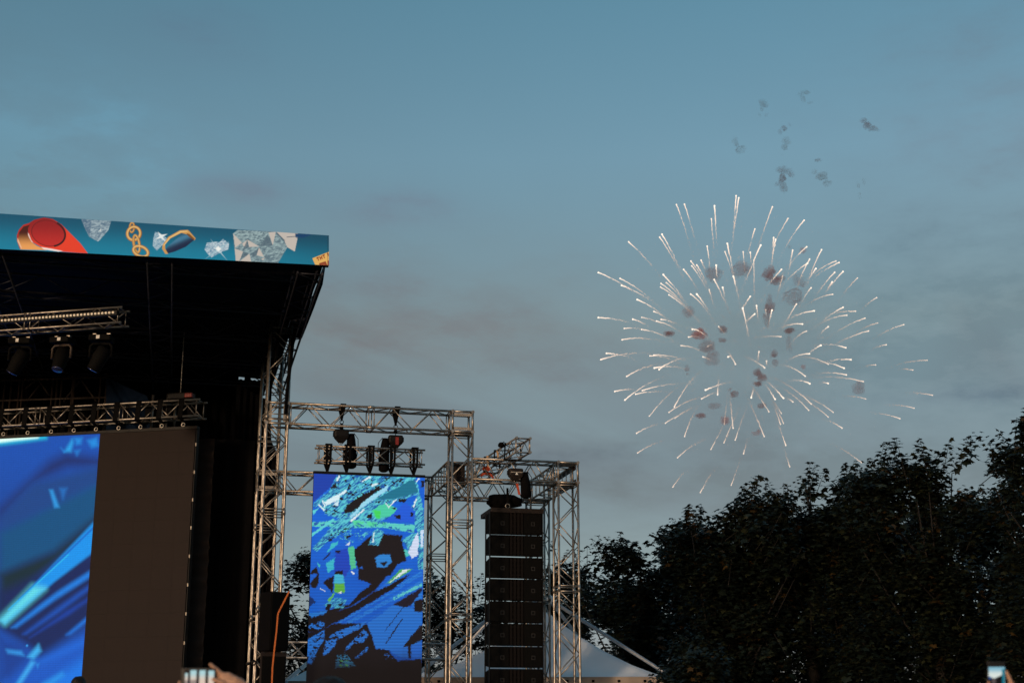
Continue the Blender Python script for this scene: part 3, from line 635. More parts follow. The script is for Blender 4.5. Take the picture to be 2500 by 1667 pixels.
    for pl in ([(950, 395), (1068, 520), (975, 585)], [(970, 598), (1082, 640), (1030, 775), (985, 780)], [(1032, 778), (1170, 668), (1198, 790)], [(1145, 478), (1302, 570), (1165, 578)], [(1072, 530), (1145, 478), (1120, 575), (1090, 570)], [(1430, 378), (1530, 372), (1490, 555)], [(1300, 585), (1372, 715), (1268, 690)], [(1540, 370), (1835, 392), (1825, 470), (1790, 640), (1690, 582), (1640, 480)], [(1330, 740), (1385, 720), (1355, 760)]): C.poly(pl, (196, 186, 176), .5)
    for pl in ([(1068, 640), (1140, 480), (1165, 575)], [(1035, 765), (1090, 640), (1165, 665)], [(1525, 385), (1550, 380), (1660, 490), (1640, 500)], [(1310, 565), (1490, 555), (1420, 400)], [(1170, 690), (1300, 590), (1265, 700)]): C.poly(pl, (74, 96, 110), .5, .75)
    C.poly([(1795, 395), (2030, 405), (1900, 455), (1800, 442)], (2, 62, 104), 1.2); C.line((1680, 442), (1790, 434), 9, (66, 88, 104), soft=.5); C.line((1790, 430), (1880, 500), 6, (20, 70, 100), soft=.5)
    C.poly([(2030, 732), (2275, 636), (2275, 860), (2080, 845)], (228, 176, 96), .5)
    ex, ey = np.array([.915, -.40]), np.array([-.33, -.94]); o = np.array([2100, 772])
    def word(o, segs, ink=(140, 46, 26)):
        for x0, y0, x1, y1 in segs: C.poly([o + ex * x0 + ey * y0, o + ex * x1 + ey * y0, o + ex * x1 + ey * y1, o + ex * x0 + ey * y1], ink, .35)
    for k, ch in enumerate('THT'):
        w = 36; q = o + ex * (k * 44)
        word(q, {'T': [(0, 37, w, 50), (12, 0, 24, 50)], 'H': [(0, 0, 12, 50), (24, 0, 36, 50), (0, 19, 36, 31)]}[ch])
    word(o + ex * 158 + ey * 2, [(0, 0, 12, 50), (12, 19, 30, 31)])
    C.poly([(2122, 800), (2212, 772), (2245, 845), (2130, 850)], (138, 58, 36), .6); C.poly([(2150, 810), (2200, 795), (2215, 840), (2155, 845)], (160, 84, 48), .5, .6); C.poly([(2235, 770), (2270, 755), (2270, 850), (2240, 850)], (150, 62, 40), .5)
    C.line((2240, 400), (2240, 850), 5, (10, 40, 52), soft=.3)
    return C.c * 1.0
M['led_fascia'] = emit_attr('lit roof banner', .46, (.02, .02, .02), .6)
roof = thing('stage_roof', 'black stage roof with a lit teal banner of jewels along its front edge', 'stage roof', FS(-9, 0, ZR))
cs = [FS.hit(u, v, -4.8) for u, v in ((-260, 504), (803, 575), (803, 648), (-260, 595))]
led_surface('fascia_banner', cs, 760, 84, paint_fascia, M['led_fascia'], roof)
mb = MB(); bk = b_ * .14
for tri in (0,): mb.add([c + b_ * .006 for c in cs] + [c + b_ * .14 for c in cs], [(0, 3, 2, 1)[::-1], (4, 5, 6, 7), (0, 1, 5, 4), (1, 2, 6, 5), (2, 3, 7, 6), (3, 0, 4, 7)])
mb.build('fascia_box', M['roof'], roof)
IR = -3.32; IL = -19.0; JB = 6.2
# roof skin, slightly sagging between the beams
nj, ni = 24, 40; vs = []
for r in range(nj + 1):
    for c in range(ni + 1):
        j = -4.65 + (JB + 4.65) * r / nj; i = IL + (IR - (.30 if j > .3 else 0) - IL) * c / ni
        vs.append(FS(i, j, ZR + .42 + .05 * math.cos(r * math.pi / 3) - .03 * math.cos(c * math.pi / 4)))
MB().add(vs, [(r * (ni + 1) + c, r * (ni + 1) + c + 1, (r + 1) * (ni + 1) + c + 1, (r + 1) * (ni + 1) + c) for r in range(nj) for c in range(ni)], True).build('roof_skin', M['roof'], roof)
# edge cloth along the outer side of the roof
pts = [(-4.66, .0, .10), (-3.9, .03, -.02), (-2.2, .02, -.02), (-.2, 0, .0), (.25, -.01, .0), (.34, -.30, .0), (2.5, -.32, .0), (JB, -.34, .02)]
vs = []
for j, di, dz in pts: vs += [FS(IR + .02 + di, j, ZR + .5), FS(IR + di - .02, j, ZR + dz)]
MB().add(vs, [(2 * k, 2 * k + 1, 2 * k + 3, 2 * k + 2) for k in range(len(pts) - 1)], True).build('edge_cloth', M['roof'], roof)
# roof beams: lattice seen dimly from below
mb = MB()
def lattice(p, d, L, e, w, step, r1=.025, r2=.013):
    d = unit(d); e = unit(e); p = np.array(p, float); mb.tube(p, p + d * L, r1, 6); mb.tube(p + e * w, p + e * w + d * L, r1, 6); brace_face(mb, p, p + e * w, d, L, step, r2, 0, True)
for j in (-4.35, -2.0, .25, 2.5, 4.7): 
    lattice(FS(IL, j, ZR), a_, IR - IL - .55, z_, .36, .7); lattice(FS(IL, j, ZR), a_, IR - IL - .55, b_, .4, .8)
lattice(FS(IR - .52, -4.5, ZR + .0), b_, JB + 4.4, a_, .46, .52); lattice(FS(IR - .52, -4.5, ZR), b_, JB + 4.4, z_, .34, .6); lattice(FS(IR - .16, -4.5, ZR + .06), b_, JB + 4.4, z_, .34, .6)
for i in (-6.6, -9.6, -12.6): lattice(FS(i, -4.5, ZR), b_, JB + 4.4, a_, .45, .6)
mb.build('roof_lattice', M['roof_truss'], roof)

def drape(name, label, p, q, z0, z1, mat, folds=30, amp=.06, horiz=False, cat='drape', nz=2, seed=1, group=None):
    """hung cloth between two ground points with soft folds; z1 may be a list of heights along the top"""
    p = np.array(p, float); q = np.array(q, float); d = q - p; L = np.linalg.norm(d[:2]); n = np.array([-d[1], d[0], 0]) / L
    nx = max(12, folds * 6); nz = 60 if horiz else 10; tops = z1 if isinstance(z1, list) else [(0, z1), (1, z1)]; vs = []; rr = random.Random(seed)
    ph = [rr.uniform(0, 6.3) for _ in range(4)]
    for r in range(nz + 1):
        for c in range(nx + 1):
            t = c / nx; zt_ = np.interp(t, [k[0] for k in tops], [k[1] for k in tops]); z = z0 + (zt_ - z0) * r / nz
            if horiz: off = amp * (math.sin(r * 1.9 + ph[0] + math.sin(t * 3 + r)) + .6 * math.sin(r * 4.1 + t * 2)) 
            else: off = amp * (math.sin(t * folds * 6.283 + ph[0]) + .5 * math.sin(t * folds * 2.3 + ph[1] + r * .2))
            vs.append(p + d * t + n * off + np.array([0, 0, z]) - np.array([0, 0, p[2]]))
    mb = MB(); mb.add(vs, [(r * (nx + 1) + c, r * (nx + 1) + c + 1, (r + 1) * (nx + 1) + c + 1, (r + 1) * (nx + 1) + c) for r in range(nz) for c in range(nx)], True)
    return mb.build(name, mat, None, label, cat, group, loc=(p + q) / 2)
g = lambda u, j: FS.hit(u, 1300, j) * np.array([1, 1, 0])
zz = lambda u, v, j: FS.iz(u, v, j)[1]
drape('back_drape', 'huge black drape closing the back of the stage', FS(IL, 5.9, 0), FS(FS.iz(584, 900, 5.9)[0], 5.9, 0), 0, ZR + .9, M['black_cloth'], 60, .08, seed=2)
drape('drape_strip', 'black drape ending below the bright gaps at the stage corner', FS(FS.iz(584, 900, 5.9)[0], 5.9, 0), FS(FS.iz(640, 900, 5.9)[0], 5.9, 0), 0, zz(610, 927, 5.9), M['black_cloth'], 5, .05, seed=3)
# loose cloths and straps that break the bright gap at the stage corner
mb = MB()
for u0, u1, v0, v1 in ((600, 612, 860, 930), (594, 601, 884, 900), (613, 634, 862, 880), (612, 632, 898, 901), (612, 632, 908, 911), (612, 632, 917, 920), (585, 590, 860, 905)):
    i0_, zt0 = FS.iz(u0, v0, 5.7); i1_, zt1 = FS.iz(u1, v1, 5.7); mb.box(FS((i0_ + i1_) / 2, 5.7, (zt0 + zt1) / 2), a_ * (i1_ - i0_) / 2, b_ * .01, z_ * (zt0 - zt1) / 2)
mb.build('hanging_cloth', M['black_cloth'], None, 'ragged black cloths hanging across the bright gap at the stage corner', 'drape')
drape('side_drape', 'tall black drape standing inside the rear lattice tower by the stage', g(560, 3.25), g(671, 3.25), 0, [(0, 9.6), (.78, 9.2), (.82, 8.3), (1, 7.9)], M['black_cloth'], 7, .05, seed=4)
drape('crumpled_drape', 'crumpled dark brown drape along the outer edge of the big video wall', FW.hit(452, 1300, .5) * np.array([1, 1, 0]), FW.hit(512, 1300, .62) * np.array([1, 1, 0]), 2.2, 8.05, noisy('dusty brown-black cloth', (.016, .011, .009), (.028, .02, .017), 2, (.85, .95), 0, .4), 4, .05, True, seed=5)
drape('masking_flat', 'smooth black masking flat between the crumpled drape and the tower', g(510, 3.0), g(612, 3.0), 0, 8.2, M['black_cloth'], 3, .03, seed=6)

# ------------------------------------------------------------------ big video wall
aw, bw = FW.a, FW.b
def paint_wall(U, V):
    C = Canvas(U, V); C.unit(0, 1040, 2.5)
    C.c[:] = mixcol((20, 76, 178), (14, 56, 132), smooth((V - 1080) / 320))
    Pq = lambda pts, col, soft=1.5, amt=1.0: C.poly(pts, col, soft * 2.5, amt)
    Pq([(0, 500), (300, 215), (400, 165), (620, 195), (620, 245), (410, 250), (200, 350), (0, 565)], (26, 44, 108), 9)
    Pq([(0, 560), (200, 350), (620, 240), (620, 350), (0, 650)], (24, 66, 138), 7); Pq([(0, 650), (620, 338), (600, 560), (350, 760), (0, 905)], (6, 76, 130), 6)
    Pq([(0, 900), (330, 765), (620, 525), (610, 590), (250, 900), (0, 1135)], (14, 42, 58), 7); Pq([(0, 1010), (250, 900), (600, 760), (590, 1170), (250, 1400), (0, 1260)], (16, 36, 92), 8)
    Pq([(0, 1250), (160, 1350), (250, 1420), (600, 1190), (600, 1600), (0, 1600)], (20, 84, 196), 9); Pq([(0, 1290), (130, 1330), (180, 1420), (60, 1540), (0, 1540)], (16, 60, 150), 8)
    Pq([(0, 1185), (30, 1208), (330, 950), (600, 745), (600, 555), (300, 870)], (18, 140, 238), 2.2)
    Pq([(0, 1180), (30, 1202), (270, 990), (200, 975)], (112, 216, 236), 7); C.line((110, 1062), (600, 590), 12, (16, 96, 200), soft=1.5, amt=.8); C.line((50, 1120), (420, 780), 8, (40, 170, 240), soft=1.5)
    Pq([(70, 1228), (250, 1085), (350, 1010), (600, 850), (600, 888), (330, 1062), (100, 1228)], (26, 118, 226), 3); Pq([(140, 1268), (340, 1115), (600, 930), (600, 955), (350, 1142), (160, 1268)], (18, 76, 182), 3.5); Pq([(180, 1290), (400, 1130), (600, 1010), (600, 1020), (420, 1150)], (16, 60, 160), 3)
    Pq([(405, 1272), (530, 1165), (600, 1130), (600, 1155), (530, 1192), (430, 1268)], (26, 112, 228), 3); Pq([(230, 1430), (600, 1250), (600, 1300), (260, 1450)], (24, 96, 214), 5); Pq([(250, 1600), (600, 1350), (600, 1600)], (22, 112, 230), 8)
    Pq([(80, 1600), (190, 1430), (214, 1440), (110, 1600)], (64, 160, 242), 3); Pq([(170, 1405), (235, 1330), (250, 1370), (205, 1418)], (64, 166, 242), 3); Pq([(40, 1362), (130, 1372), (145, 1398), (50, 1382)], (52, 144, 236), 3); C.ring((165, 1338), 3, 3, 0, 8, (52, 144, 236)); Pq([(220, 1450), (240, 1445), (230, 1475)], (40, 130, 230), 2); Pq([(260, 1570), (380, 1500), (390, 1520), (290, 1600)], (40, 140, 236), 4)
    Pq([(302, 388), (322, 388), (362, 495), (333, 497)], (46, 142, 226), 2.2); Pq([(365, 378), (408, 378), (384, 445)], (30, 104, 192), 3); Pq([(395, 155), (440, 80), (446, 100), (432, 155)], (44, 156, 238), 3); Pq([(455, 72), (500, 72), (492, 108), (468, 112)], (32, 132, 226), 3); Pq([(535, 88), (590, 70), (600, 120), (560, 130)], (32, 132, 226), 3); Pq([(455, 150), (488, 145), (470, 178)], (30, 120, 215), 3); Pq([(370, 130), (400, 155), (390, 160)], (30, 120, 215), 2)
    Pq([(-10, 60), (280, 60), (280, 74), (120, 96), (-10, 112)], (40, 200, 240), 4); Pq([(-10, 60), (240, 60), (230, 72), (100, 86), (-10, 100)], (255, 255, 255), 2)
    C.c *= (1 - .22 * (.5 + .5 * np.cos(V * 2 * math.pi / 4.1)))[:, None] * (1 - .12 * (.5 + .5 * np.cos(U * 2 * math.pi / 4.1)))[:, None] * (.93 + .14 * fnoise(U / 1.7, V / 1.7, 4, 1))[:, None] * 1.15
    C.c *= np.array([.85, 1.14, 1.0]); return C.c
M['led_wall'] = emit_attr('video wall picture', .5)
wall = thing('video_wall', 'big video wall under the stage roof, lit blue with a dark brown end', 'video wall', FW(-2, 0, 2))
zT, zB = 8.17, 1.6
kb = -2.30
cw = [FW(-7.5, 0, zT), FW(kb, 0, zT), FW(kb, 0, zB), FW(-7.5, 0, zB)]
led_surface('lit_panel', cw, 420, 320, paint_wall, M['led_wall'], wall)
nt_ = M['led_off'].node_tree
mb = MB(); w0 = .5
x = kb + .003
while x < .05:
    for k in range(13):
        mb.box(FW(x + w0 / 2, .002, zB + (k + .5) * (zT - zB) / 13), aw * (w0 / 2 - .0007), bw * .012, z_ * ((zT - zB) / 26 - .0007))
    x += w0; w0 = min(.5, .06 - x) if .06 - x > .02 else .5
mb.build('dark_panel', M['led_off'], wall)
MB().box(FW(-3.7, .09, (zT + zB) / 2), aw * 3.78, bw * .07, z_ * (zT - zB) / 2).build('cabinet', M['black_metal'], wall)
mb = MB(); mb.box(FW(-3.7, .05, zT + .035), aw * 3.8, bw * .08, z_ * .032)
for k in range(12): mb.box(FW(-6 + k * .55, -.035, zT + .03), aw * .05, bw * .006, z_ * .012)
mb.build('hanging_bar', M['black_metal'], wall)
mb = MB()
for k in range(8): mb.box(FW(.075, .03, zT - .35 - k * .62), aw * .012, bw * .02, z_ * .035)
build_each(mb, 'side_latch', M['alu_dull'], wall)

# trusses hung in front of and above the video wall
zf, ze = FW.iz(484, 974.5, -.18)[1], FW.iz(484, 1014, -.18)[1]
LW = 8.0; xe = FW.iz(486, 980, -.18)[0]
h_ = zf - ze
box_truss('wall_truss', 'truss wrapped with black straps right above the big video wall', 'truss', FW(xe - LW, -.18, ze), aw, LW, bw, z_, h_, h_, 2.0, .38, .024, .012, styles=('zig', 'zig', 'zig', 'zig'), phases=(0, 1, 1, 0), over=.02)
for k, u in enumerate((11, 70, 127, 182, 236, 291, 344, 396, 448)):
    i = FW.iz(u, 1050, 0)[0]; root = thing('wall_strap', 'black strap round the truss above the video wall, %s of nine from the outer end' % ('ninth eighth seventh sixth fifth fourth third second first'.split()[k]), 'strap', FW(i, 0, 8.3), 'straps holding the video wall')
    mb = MB()
    for dj in (-.215, h_ - .14):
        p, q = FW(i + .02, dj, zf + .02), FW(i - .005, dj, ze - .03); r = FW(i, 0, zT + .17); w = .062
        mb.add([p - aw * w, p + aw * w, q + aw * w, q - aw * w, r + aw * w * .5, r - aw * w * .5] + [x + bw * .007 for x in (p - aw * w, p + aw * w, q + aw * w, q - aw * w, r + aw * w * .5, r - aw * w * .5)], [(0, 1, 2, 3), (3, 2, 4, 5), (9, 8, 7, 6), (11, 10, 8, 9)])
    mb.box(FW(i + .02, h_ / 2 - .18, zf + .03), aw * .062, bw * (h_ / 2 + .04), z_ * .005); mb.build('webbing', M['strap'], root)
    MB().ring(FW(i, -.03, zT + .105), aw, z_, .04, .012, 14, 6).build('shackle', M['shackle'], root)
# chain hoist standing on that truss, chain up to the roof
ih = FW.iz(440, 970, 0)[0]; hroot = thing('chain_hoist', 'chain hoist on the video wall truss with a long chain rising to the roof', 'chain hoist', FW(ih, 0, zf + .05))
MB().bbox(FW(ih + .02, 0, zf + .13), aw * .30, bw * .12, z_ * .075, .04).build('motor_body', M['black_metal'], hroot)
MB().bbox(FW(ih + .26, -.1, zf + .12), aw * .09, bw * .05, z_ * .05, .02).build('red_tag', M['red'], hroot)
top = FS.hit(450, 806, 1.3); bot = FW(ih, 0, zf + .2); mb = MB(); nl = 90
for k in range(nl):
    p = bot + (top - bot) * (k / nl); q = bot + (top - bot) * ((k + .8) / nl); e = aw if k % 2 else bw
    mb.ring((p + q) / 2, unit(top - bot), e, np.linalg.norm(q - p) * .55, .007, 8, 4)
mb.build('lift_chain', M['shackle'], hroot)

# lighting truss higher up with a row of small round lamps and moving heads
JU = -5.0
xe = FW.iz(296, 750, JU)[0]; zt_u = FW.iz(290, 750, JU)[1]; zb_u = FW.iz(288, 787, JU)[1]; hu = zt_u - zb_u; LU = 6.0
ut = box_truss('lighting_truss', 'truss high under the roof with a row of small round lamps', 'truss', FW(xe - LU, JU, zb_u), aw, LU, bw, z_, hu, hu, 2.0, .52, .022, .011, styles=('zig', 'zig', 'zig', 'zig'), phases=(0, 1, 0, 1), over=.02)
bar = thing('light_bar', 'long black bar of small round cream lamps on the lighting truss', 'light bar', FW(xe - 1, JU - .06, zt_u - .1))
zl = zt_u - .118; mb = MB(); mb.bbox(FW(xe - LU / 2 - .05, JU - .01, zl), aw * LU / 2, bw * .05, z_ * .05, .01); mb.build('housing', M['black_metal'], bar)
M['lamp'] = noisy('cream lamp lens', (.80, .66, .46), (.70, .56, .38), 30, (.3, .4)); _b = M['lamp'].node_tree.nodes['Principled BSDF']; _b.inputs['Emission Color'].default_value = (1, .78, .52, 1); _b.inputs['Emission Strength'].default_value = .16
n_l = 0
while True:
    i = xe - .13 - n_l * .0745
    if i < xe - 3.4: break
    MB().ball(FW(i, JU - .068, zl), .024, 2, 1, .7, 1).build('lamp', M['lamp'], bar); n_l += 1
def moving_head(label, u, base_z, yaw, tilt, s=1.0, kind='side'):
    i = FW.iz(u, 830, JU + .12)[0]; c = FW(i, JU + .12, base_z); root = thing('moving_head', label, 'stage light', c, 'moving head lights under the lighting truss')
    x = aw * math.cos(yaw) + bw * math.sin(yaw); y = -aw * math.sin(yaw) + bw * math.cos(yaw)
    MB().bbox(c, x * .20 * s, y * .15 * s, z_ * .055 * s, .015).build('base', M['grille'], root)
    MB().box(c - unit(bw) * .155 * s + aw * .01, aw * .035 * s, bw * .004, z_ * .032 * s).build('display', M['white_mark'], root)
    mb = MB()
    for q in (-.13, .13): mb.box(c + x * q * s + z_ * .075 * s, x * .03 * s, y * .03 * s, z_ * .022 * s)
    build_each(mb, 'clamp', M['alu'], root)
    t = c - z_ * .09 * s; r = .20 * s; yk = MB()
    for q in (-1, 1): yk.path([t, t + x * q * r * .75, t + x * q * r - z_ * .05 * s, t + x * q * r - z_ * .26 * s], .026 * s, 8)
    yk.build('yoke', M['scaff'] if kind == 'front' else M['grille'], root)
    hc = t - z_ * .25 * s; d = unit(-z_ * math.cos(tilt) - y * math.sin(tilt)) if kind == 'front' else unit(-z_ * math.cos(tilt) - aw * math.sin(tilt))
    hb = MB(); hb.path([hc - d * .20 * s, hc - d * .17 * s, hc + d * .02 * s, hc + d * .22 * s, hc + d * .27 * s], [.07 * s, .13 * s, .145 * s, .12 * s, .125 * s], 16); hb.build('lamp_head', M['grille'], root)
    mb = MB(); p = hc + d * .272 * s; mb.path([p, p + d * .012, p + d * .025], [.115 * s, .09 * s, .02], 16); mb.build('lens', M['lens'], root)
M['lens'], _, _ = principled('blue coated lens', (.02, .03, .12), .08, 0, Coat_Weight=1.0, IOR=1.9)
moving_head('moving head light pointing down left, furthest from the truss end', 52, FW.iz(52, 831, JU)[1], .25, .5, 1.05)
moving_head('moving head light facing forward in the middle, under its arched yoke', 153, FW.iz(153, 828, JU)[1], 0, .35, 1.0, 'front')
moving_head('moving head light pointing down left, nearest the truss end', 248, FW.iz(248, 823, JU)[1], .2, .5, 1.05)
# second, darker lighting truss further back, with its lamps barely seen
box_truss('lighting_truss', 'dark second lighting truss far back under the roof', 'truss', FW(-9, 1.6, FW.iz(20, 870, 1.6)[1] - .15), aw, 9 + FW.iz(37, 860, 1.6)[0], bw, z_, .34, .34, 2, .5, .02, .01, mat='scaff')

# scaffold behind the video wall and a blue-grey tarpaulin on it
sc = thing('scaffold', 'brown scaffold standing behind the video wall truss', 'scaffold', FW(-2.5, 1.6, 0)); JS = 1.5
def spos(u, v, j=JS): q = FW.hit(u, v, j); return q
for j in (JS, JS + 1.2):
    for u in (8, 24, 44, 52, 125, 136, 147, 174, 178, 242, 257) if j == JS else (20, 100, 160, 240):
        i = FW.iz(u, 980, j)[0]; MB().tube(FW(i, j, 0), FW(i, j, FW.iz(u, 912 + (260 - u) * .03, j)[1]), .024, 8).build('upright', M['scaff'], sc)
    for v in (923, 972):
        p = FW.iz(-60, v + 8, j); q = FW.iz(262, v - 2, j); MB().tube(FW(p[0], j, p[1]), FW(q[0], j, q[1]), .026, 8).build('ledger', M['scaff'], sc)
for (u0, v0, u1, v1) in ((65, 980, 96, 940), (155, 980, 194, 930), (200, 930, 235, 980), (60, 950, 118, 905), (95, 930, 120, 965)):
    MB().tube(spos(u0, v0, JS + .05), spos(u1, v1, JS + .05), .02, 8).build('diagonal_brace', M['scaff'], sc)
# rigging posts of light aluminium at the outer end of the truss
for (u, v0, v1) in ((374, 964, 1054), (396, 975, 1052), (410, 965, 1050), (428, 990, 1048)):
    i, z1_ = FW.iz(u, v0, .35); z0_ = FW.iz(u, v1, .35)[1]; MB().tube(FW(i, .35, z0_), FW(i, .35, z1_), .028, 8).build('rigging_post', M['alu'], None, {374: 'bright upright tube beside the tarpaulin, behind the video wall truss', 396: 'shorter upright tube just outside the tarpaulin, behind the wall truss', 410: 'upright tube with a cap below the chain hoist, nearer the tarpaulin', 428: 'short upright tube nearest the outer end of the wall truss'}[u], 'tube', 'upright tubes behind the wall truss', loc=FW(i, .35, z0_))
# tarpaulin with slanting top edge and deep folds
nx, ny = 30, 24; vs = []
for r in range(ny + 1):
    for c in range(nx + 1):
        s, t = c / nx, r / ny; u = 259 + (366 - 259) * s + 4 * math.sin(t * 5) * s; vt = np.interp(s, [0, .1, .8, .93, 1], [922, 926, 960, 966, 985]); v = vt + (1070 - vt) * t
        fold = .10 * math.exp(-((s * 1.25 - t * 1.1 - .12) / .05) ** 2) + .07 * math.exp(-((s - t * .85 - .22) / .06) ** 2) + .03 * math.sin(s * 9 + t * 4)
        vs.append(FW.hit(u, v, JS - .15 + fold))
MB().add(vs, [(r * (nx + 1) + c, (r + 1) * (nx + 1) + c, (r + 1) * (nx + 1) + c + 1, r * (nx + 1) + c + 1) for r in range(ny) for c in range(nx)], True).build('tarpaulin', M['tarp'], None, 'blue-grey tarpaulin with deep folds hanging from the scaffold corner', 'tarpaulin', loc=FW.hit(310, 1000, JS))

for k, (pts, r, lab) in enumerate((([(724, 790), (716, 830), (708, 900), (700, 960), (697, 1010)], .035, 'thick black cable bundle hanging down the outer side of the front tower'), ([(682, 800), (676, 850), (668, 905), (659, 950), (657, 1000)], .040, 'black cable bundle slanting down inside the front tower under the roof'))):
    MB().path([FS.hit(u, v, -.05 if k == 0 else .1) for u, v in pts], r, 8).build('cable_bundle', M['black_cloth'], None, lab, 'cable', loc=FS.hit(*pts[0], 0))

# ------------------------------------------------------------------ line array and its rigging
GA = .92                                           # front plane of the array on the survey grid
ia, zt_a = FS.iz(1199, 1238, GA); ib = FS.iz(1326, 1244, GA)[0]
fr = thing('flying_frame', 'flat brown-black flying frame on top of the line array', 'flying frame', FS((ia + ib) / 2, GA + .4, zt_a - .1))
fd = 1.12
mb = MB(); fz = zt_a - .055
mb.box(FS((ia + ib) / 2, GA, fz), a_ * (ib - ia) / 2, b_ * .03, z_ * .052).box(FS((ia + ib) / 2, GA + fd, fz), a_ * (ib - ia) / 2, b_ * .03, z_ * .052)
for i in (ia + .03, ib - .03): mb.box(FS(i, GA + fd / 2, fz), a_ * .03, b_ * (fd / 2 - .03), z_ * .050)
for j in (.35, .7): mb.box(FS((ia + ib) / 2, GA + j, fz), a_ * ((ib - ia) / 2 - .06), b_ * .02, z_ * .03)
mb.build('frame_rail', M['steel_dark'], fr)
ih_, _ = FS.iz(1259, 1235, .1); mb = MB(); mb.box(FS(ih_, GA - .0, (6.98 + zt_a) / 2 - .02), a_ * .024, b_ * .006, z_ * ((6.98 - zt_a) / 2)); mb.build('lift_strap', M['strap'], fr)
MB().ring(FS(ih_, GA - .02, zt_a + .04), a_, z_, .05, .010, 14, 6).build('shackle', M['shackle'], fr)
# soft bag of chain lying on the frame
pb = FS.hit(1232, 1224, GA + .35); mb = MB(); mb.ball(pb, .27, 4, 1.45, .8, .62, .22, 3)
lo = zt_a - .005; mb.v = [(x, y, max(z, lo)) for x, y, z in mb.v]
o = mb.build('bag', M['black_cloth'], None, 'lumpy black bag lying on the flying frame of the line array', 'bag', loc=pb)
wires = MB(); wires.tube(FS.hit(1229, 1185, GA + .3), pb + z_ * .15, .006, 6); wires.path([FS.hit(1255, 1172, GA), FS.hit(1243, 1198, GA + .2), pb + z_ * .16 + a_ * .03], .007, 6)
wires.build('cable', M['black_metal'], None, 'thin dark cables running down to the bag on the line array frame', 'cable')
vb = [1249, 1305.8, 1359.9, 1413, 1467.5, 1521.5, 1577.5, 1632, 1686, 1740]; zs = [FS.iz(1260, v, GA)[1] for v in vb]
ca, cb = FS.iz(1198, 1290, GA)[0], FS.iz(1323.5, 1290, GA)[0]
orda = 'topmost second third fourth fifth sixth seventh eighth ninth'.split()
M['wave'] = noisy('dark brown horn flare', (.0065, .0050, .0045), (.009, .0068, .0062), 40, (.5, .7), spec=.1)
M['badge'] = noisy('dull metal badge', (.006, .0052, .005), (.010, .0085, .0078), 40, (.5, .7))
for k in range(9):
    z1_, z0_ = zs[k], zs[k + 1] + (.028 if k in (1, 6) else .014); hz = (z1_ - z0_) / 2; zc = (z1_ + z0_) / 2; di = -.0 * k; w = (cb - ca) / 2; ic = (ca + cb) / 2
    root = thing('array_speaker', 'black line array speaker, %s box %s' % (orda[k], 'just under the flying frame' if k == 0 else 'from the top of the hanging column'), 'speaker', FS(ic, GA + .25, z0_), 'boxes of the hanging line array')
    # trapezoid body, tapering backwards
    mb = MB(); f = [FS(ic + sx * w, GA + .03, zc + sz * hz) for sz in (-1, 1) for sx in (-1, 1)]; bk = [FS(ic + sx * w * .99, GA + .52, zc + sz * hz * .78) for sz in (-1, 1) for sx in (-1, 1)]
    mb.add(f + bk, [(0, 1, 3, 2), (5, 4, 6, 7), (0, 4, 5, 1), (2, 3, 7, 6), (0, 2, 6, 4), (1, 5, 7, 3)]); mb.build('cabinet', M['black_cab'], root)
    gm = MB()
    for q in (-1, 1): gm.bbox(FS(ic + q * w * .63, GA + .018, zc), a_ * w * .34, b_ * .014, z_ * hz * .90, .01)
    build_each(gm, 'grille', M['grille'], root)
    wm = MB()
    for q in (-.21, -.07, .07, .21): wm.box(FS(ic + q * w, GA + .008, zc), a_ * w * .045, b_ * .016, z_ * hz * .94)
    for q in range(4): wm.box(FS(ic + w * .02, GA + .012, zc + (q - 1.5) * hz * .45), a_ * w * .25, b_ * .010, z_ * .012)
    wm.build('horn', M['wave'], root)
    bm_ = MB()
    for q in (-.54, .64):
        c = FS(ic + q * w, GA + .001, zc - .01); r = .045
        bm_.add([c - b_ * .002 + a_ * x * k2 + z_ * z * k2 for k2 in (r, r - .018) for x, z in ((-1, -1), (1, -1), (1, 1), (-1, 1))], [(k3, (k3 + 1) % 4, 4 + (k3 + 1) % 4, 4 + k3) for k3 in range(4)])
    build_each(bm_, 'badge', M['badge'], root)
    rm = MB()
    for q in (-1, 1):
        for j in (.0, .5): rm.box(FS(ic + q * (w + .012), GA + .03 + j * .9, zc - .015), a_ * .012, b_ * .022, z_ * (hz + .015))
    build_each(rm, 'rigging_rail', M['black_metal'], root)

# angled truss lying across the two low trusses
p = FS.hit(1260.5, 1103, -1.0); dS = unit(np.array([math.sin(math.radians(-16.5)), math.cos(math.radians(-16.5)), 0])); eS = unit(np.array([dS[1], -dS[0], 0])); sz = .306
sp = box_truss('spreader_truss', 'slanted truss lying across the two low trusses, its open end towards the viewer', 'truss', p, dS, 4.9, eS, z_, sz, sz, 4.9, .40, .021, .010, styles=('zig', 'zig', 'zig', 'zig'))
mb = MB(); e0, e1 = p - dS * .0, p + eS * sz
mb.tube(p, p + eS * sz, .012, 6).tube(p + z_ * sz, p + eS * sz + z_ * sz, .012, 6).tube(p, p + z_ * sz, .013, 6).tube(p + eS * sz, p + eS * sz + z_ * sz, .013, 6).tube(p + z_ * .0, p + eS * sz + z_ * sz, .011, 6)
for c in (p, p + eS * sz, p + z_ * sz, p + eS * sz + z_ * sz): mb.tube(c - dS * .05, c + dS * .01, .03, 12)
mb.build('end_frame', M['alu'], sp)
